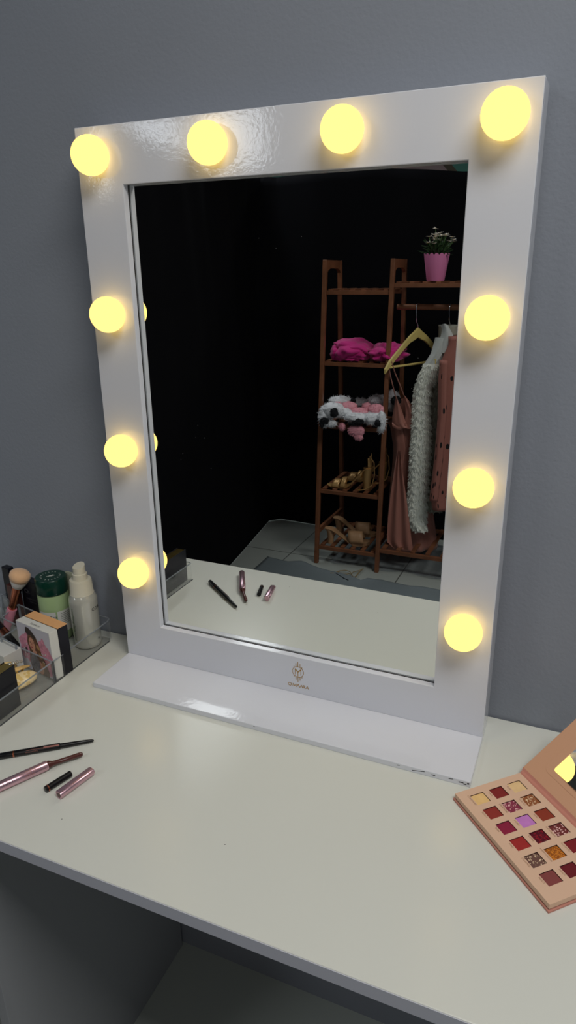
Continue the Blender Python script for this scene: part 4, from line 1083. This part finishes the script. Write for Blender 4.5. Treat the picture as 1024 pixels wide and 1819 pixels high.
# ---- black drape hung around the rack
path = [(-1.02, -.98), (-1.08, -1.35), (-1.15, -1.75), (-1.19, -2.05), (-1.235, -2.35), (-1.272, -2.60), (-1.22, -2.66), (-1.0, -2.645), (-.6, -2.66), (-.1, -2.68), (.5, -2.7), (1.1, -2.72)]
segs = []; acc = 0
for (a, b) in zip(path, path[1:]):
    n = max(2, int(math.dist(a, b)/.02))
    for k in range(n): segs.append((a[0]+(b[0]-a[0])*k/n, a[1]+(b[1]-a[1])*k/n))
segs.append(path[-1])
mb = MB(); NZ = 40; rows_ = []
for i in range(NZ+1):
    zz = FLOOR+.004 + (1.846)*i/NZ; row = []
    for k, (x, y) in enumerate(segs):
        a = segs[max(0, k-1)]; b = segs[min(len(segs)-1, k+1)]; nx, ny = -(b[1]-a[1]), b[0]-a[0]; l = math.hypot(nx, ny); nx /= l; ny /= l
        s_ = k*.02
        amp = .009*(.3+.7*i/NZ)
        off = amp*(math.sin(s_*11+1.2*math.sin(zz*1.7+s_)) + .5*math.sin(s_*23+zz*2.2)) + .03*math.sin(s_*2.4+zz*1.9)*(i/NZ) - .02*math.sin((zz+.75)*1.7)*(k > 60)
        if i < 4: off *= i/4
        top = zz + (i/NZ)*(-.012*math.sin(s_*1.8) - .048*min(1, max(0, (x+.72)/.45)) - .045*max(0, 1-s_/1.4))
        row.append(Vector((x+nx*off, y+ny*off, top)))
    rows_.append(row)
n = len(segs); mb.add([p for r in rows_ for p in r], [(i*n+k, i*n+k+1, (i+1)*n+k+1, (i+1)*n+k) for i in range(NZ) for k in range(n-1)])
o = mb.build('black_drape', 'drape', None, smooth='all'); md = o.modifiers.new('s', 'SOLIDIFY'); md.thickness = .003
tag(o, 'black cloth backdrop hanging to the floor behind the clothes rack', 'drape')
# ---- ground sheet and crinkled plastic film
edge = [(-1.45, -2.10), (-1.138, -2.075), (-1.06, -2.091), (-.96, -2.083), (-.919, -2.07), (-.848, -2.09), (-.76, -2.05), (-.64, -2.02), (-.55, -1.985), (-.502, -1.964), (-.479, -2.01), (-.417, -2.040), (-.34, -2.03), (-.273, -2.011), (-.12, -2.028), (.1, -2.0), (.6, -2.02), (1.2, -2.0)]
mb = MB(); rows_ = []
import bisect
def ey(x):
    for (a, b) in zip(edge, edge[1:]):
        if a[0] <= x <= b[0]: return a[1]+(b[1]-a[1])*(x-a[0])/(b[0]-a[0])
    return edge[-1][1]
for i in range(13):
    s_ = i/12; row = []
    for k in range(107):
        x = -1.04+2.2*k/106; y = ey(x)+(1.15)*(s_**2); lift = (.005+.013*max(0, math.sin(x*9+.8))+.006*math.sin(x*21))*max(0, 1-s_*4)
        row.append(Vector((x, y, FLOOR+.0025+max(0, lift)+.0015*noise.noise(Vector((x*4, y*4, 0)))+.001)))
    rows_.append(row)
n = 107; mb.add([p for r in rows_ for p in r], [(i*n+k, i*n+k+1, (i+1)*n+k+1, (i+1)*n+k) for i in range(12) for k in range(n-1)])
o = mb.build('ground_sheet', 'sheet_blue', None, smooth='all'); md = o.modifiers.new('s', 'SOLIDIFY'); md.thickness = .002
tag(o, 'blue grey backdrop sheet with a curling edge lying on the tiled floor', 'sheet')
mb = MB(); rows_ = []
for i in range(41):
    row = []
    for k in range(71):
        x = -.74+1.3*k/70 + .02*math.sin(i*.7); y = -2.16-.44*i/40+.015*math.sin(k*.5)
        row.append(Vector((x, y, FLOOR+.004+.018*max(0, noise.noise(Vector((x*11, y*13, 2)))+.25*noise.noise(Vector((x*31, y*29, 5)))))))
    rows_.append(row)
n = 71; mb.add([p for r in rows_ for p in r], [(i*n+k, i*n+k+1, (i+1)*n+k+1, (i+1)*n+k) for i in range(40) for k in range(n-1)])
o = mb.build('plastic_film', 'plastic_film', None, smooth='all'); tag(o, 'crinkled clear plastic film spread on the floor beneath the clothes rack', 'plastic sheet')
# ---- eyeglass-like wire on the floor
t = thing('wire_frame_glasses', 'thin bent gold wire glasses with a dark arm on the floor before the rack', 'glasses', (-.6, -2.11, FLOOR))
zf = FLOOR+.012
def wl(name, pix, m_, r=.0022, z_=0):
    mb = MB(); pts = []
    for (u, v) in pix:
        d_ = _mir(CAM+_ray(u, v))-_MC; q = _MC + d_*((zf+z_-_MC.z)/d_.z); pts.append(q)
    mb.tube(pts, r, 6); mb.build(name, m_, t, smooth=True)
wl('lens_rim', [(596, 1017), (604, 1014), (613, 1013), (622, 1015), (624, 1018), (617, 1020), (606, 1019), (598, 1016)], 'wire')
wl('lens_rim', [(624, 1020), (628, 1016), (637, 1014), (645, 1010), (639, 1015), (632, 1024), (627, 1024), (624, 1018)], 'wire')
wl('temple_arm', [(597, 1019), (604, 1023), (612, 1028), (619, 1031), (622, 1028)], 'black_plastic', .003)
wl('temple_arm', [(626, 1031), (634, 1023), (640, 1015), (646, 1010)], 'wire')
wl('bridge', [(587, 1018), (592, 1018), (600, 1017), (605, 1014)], 'wire')
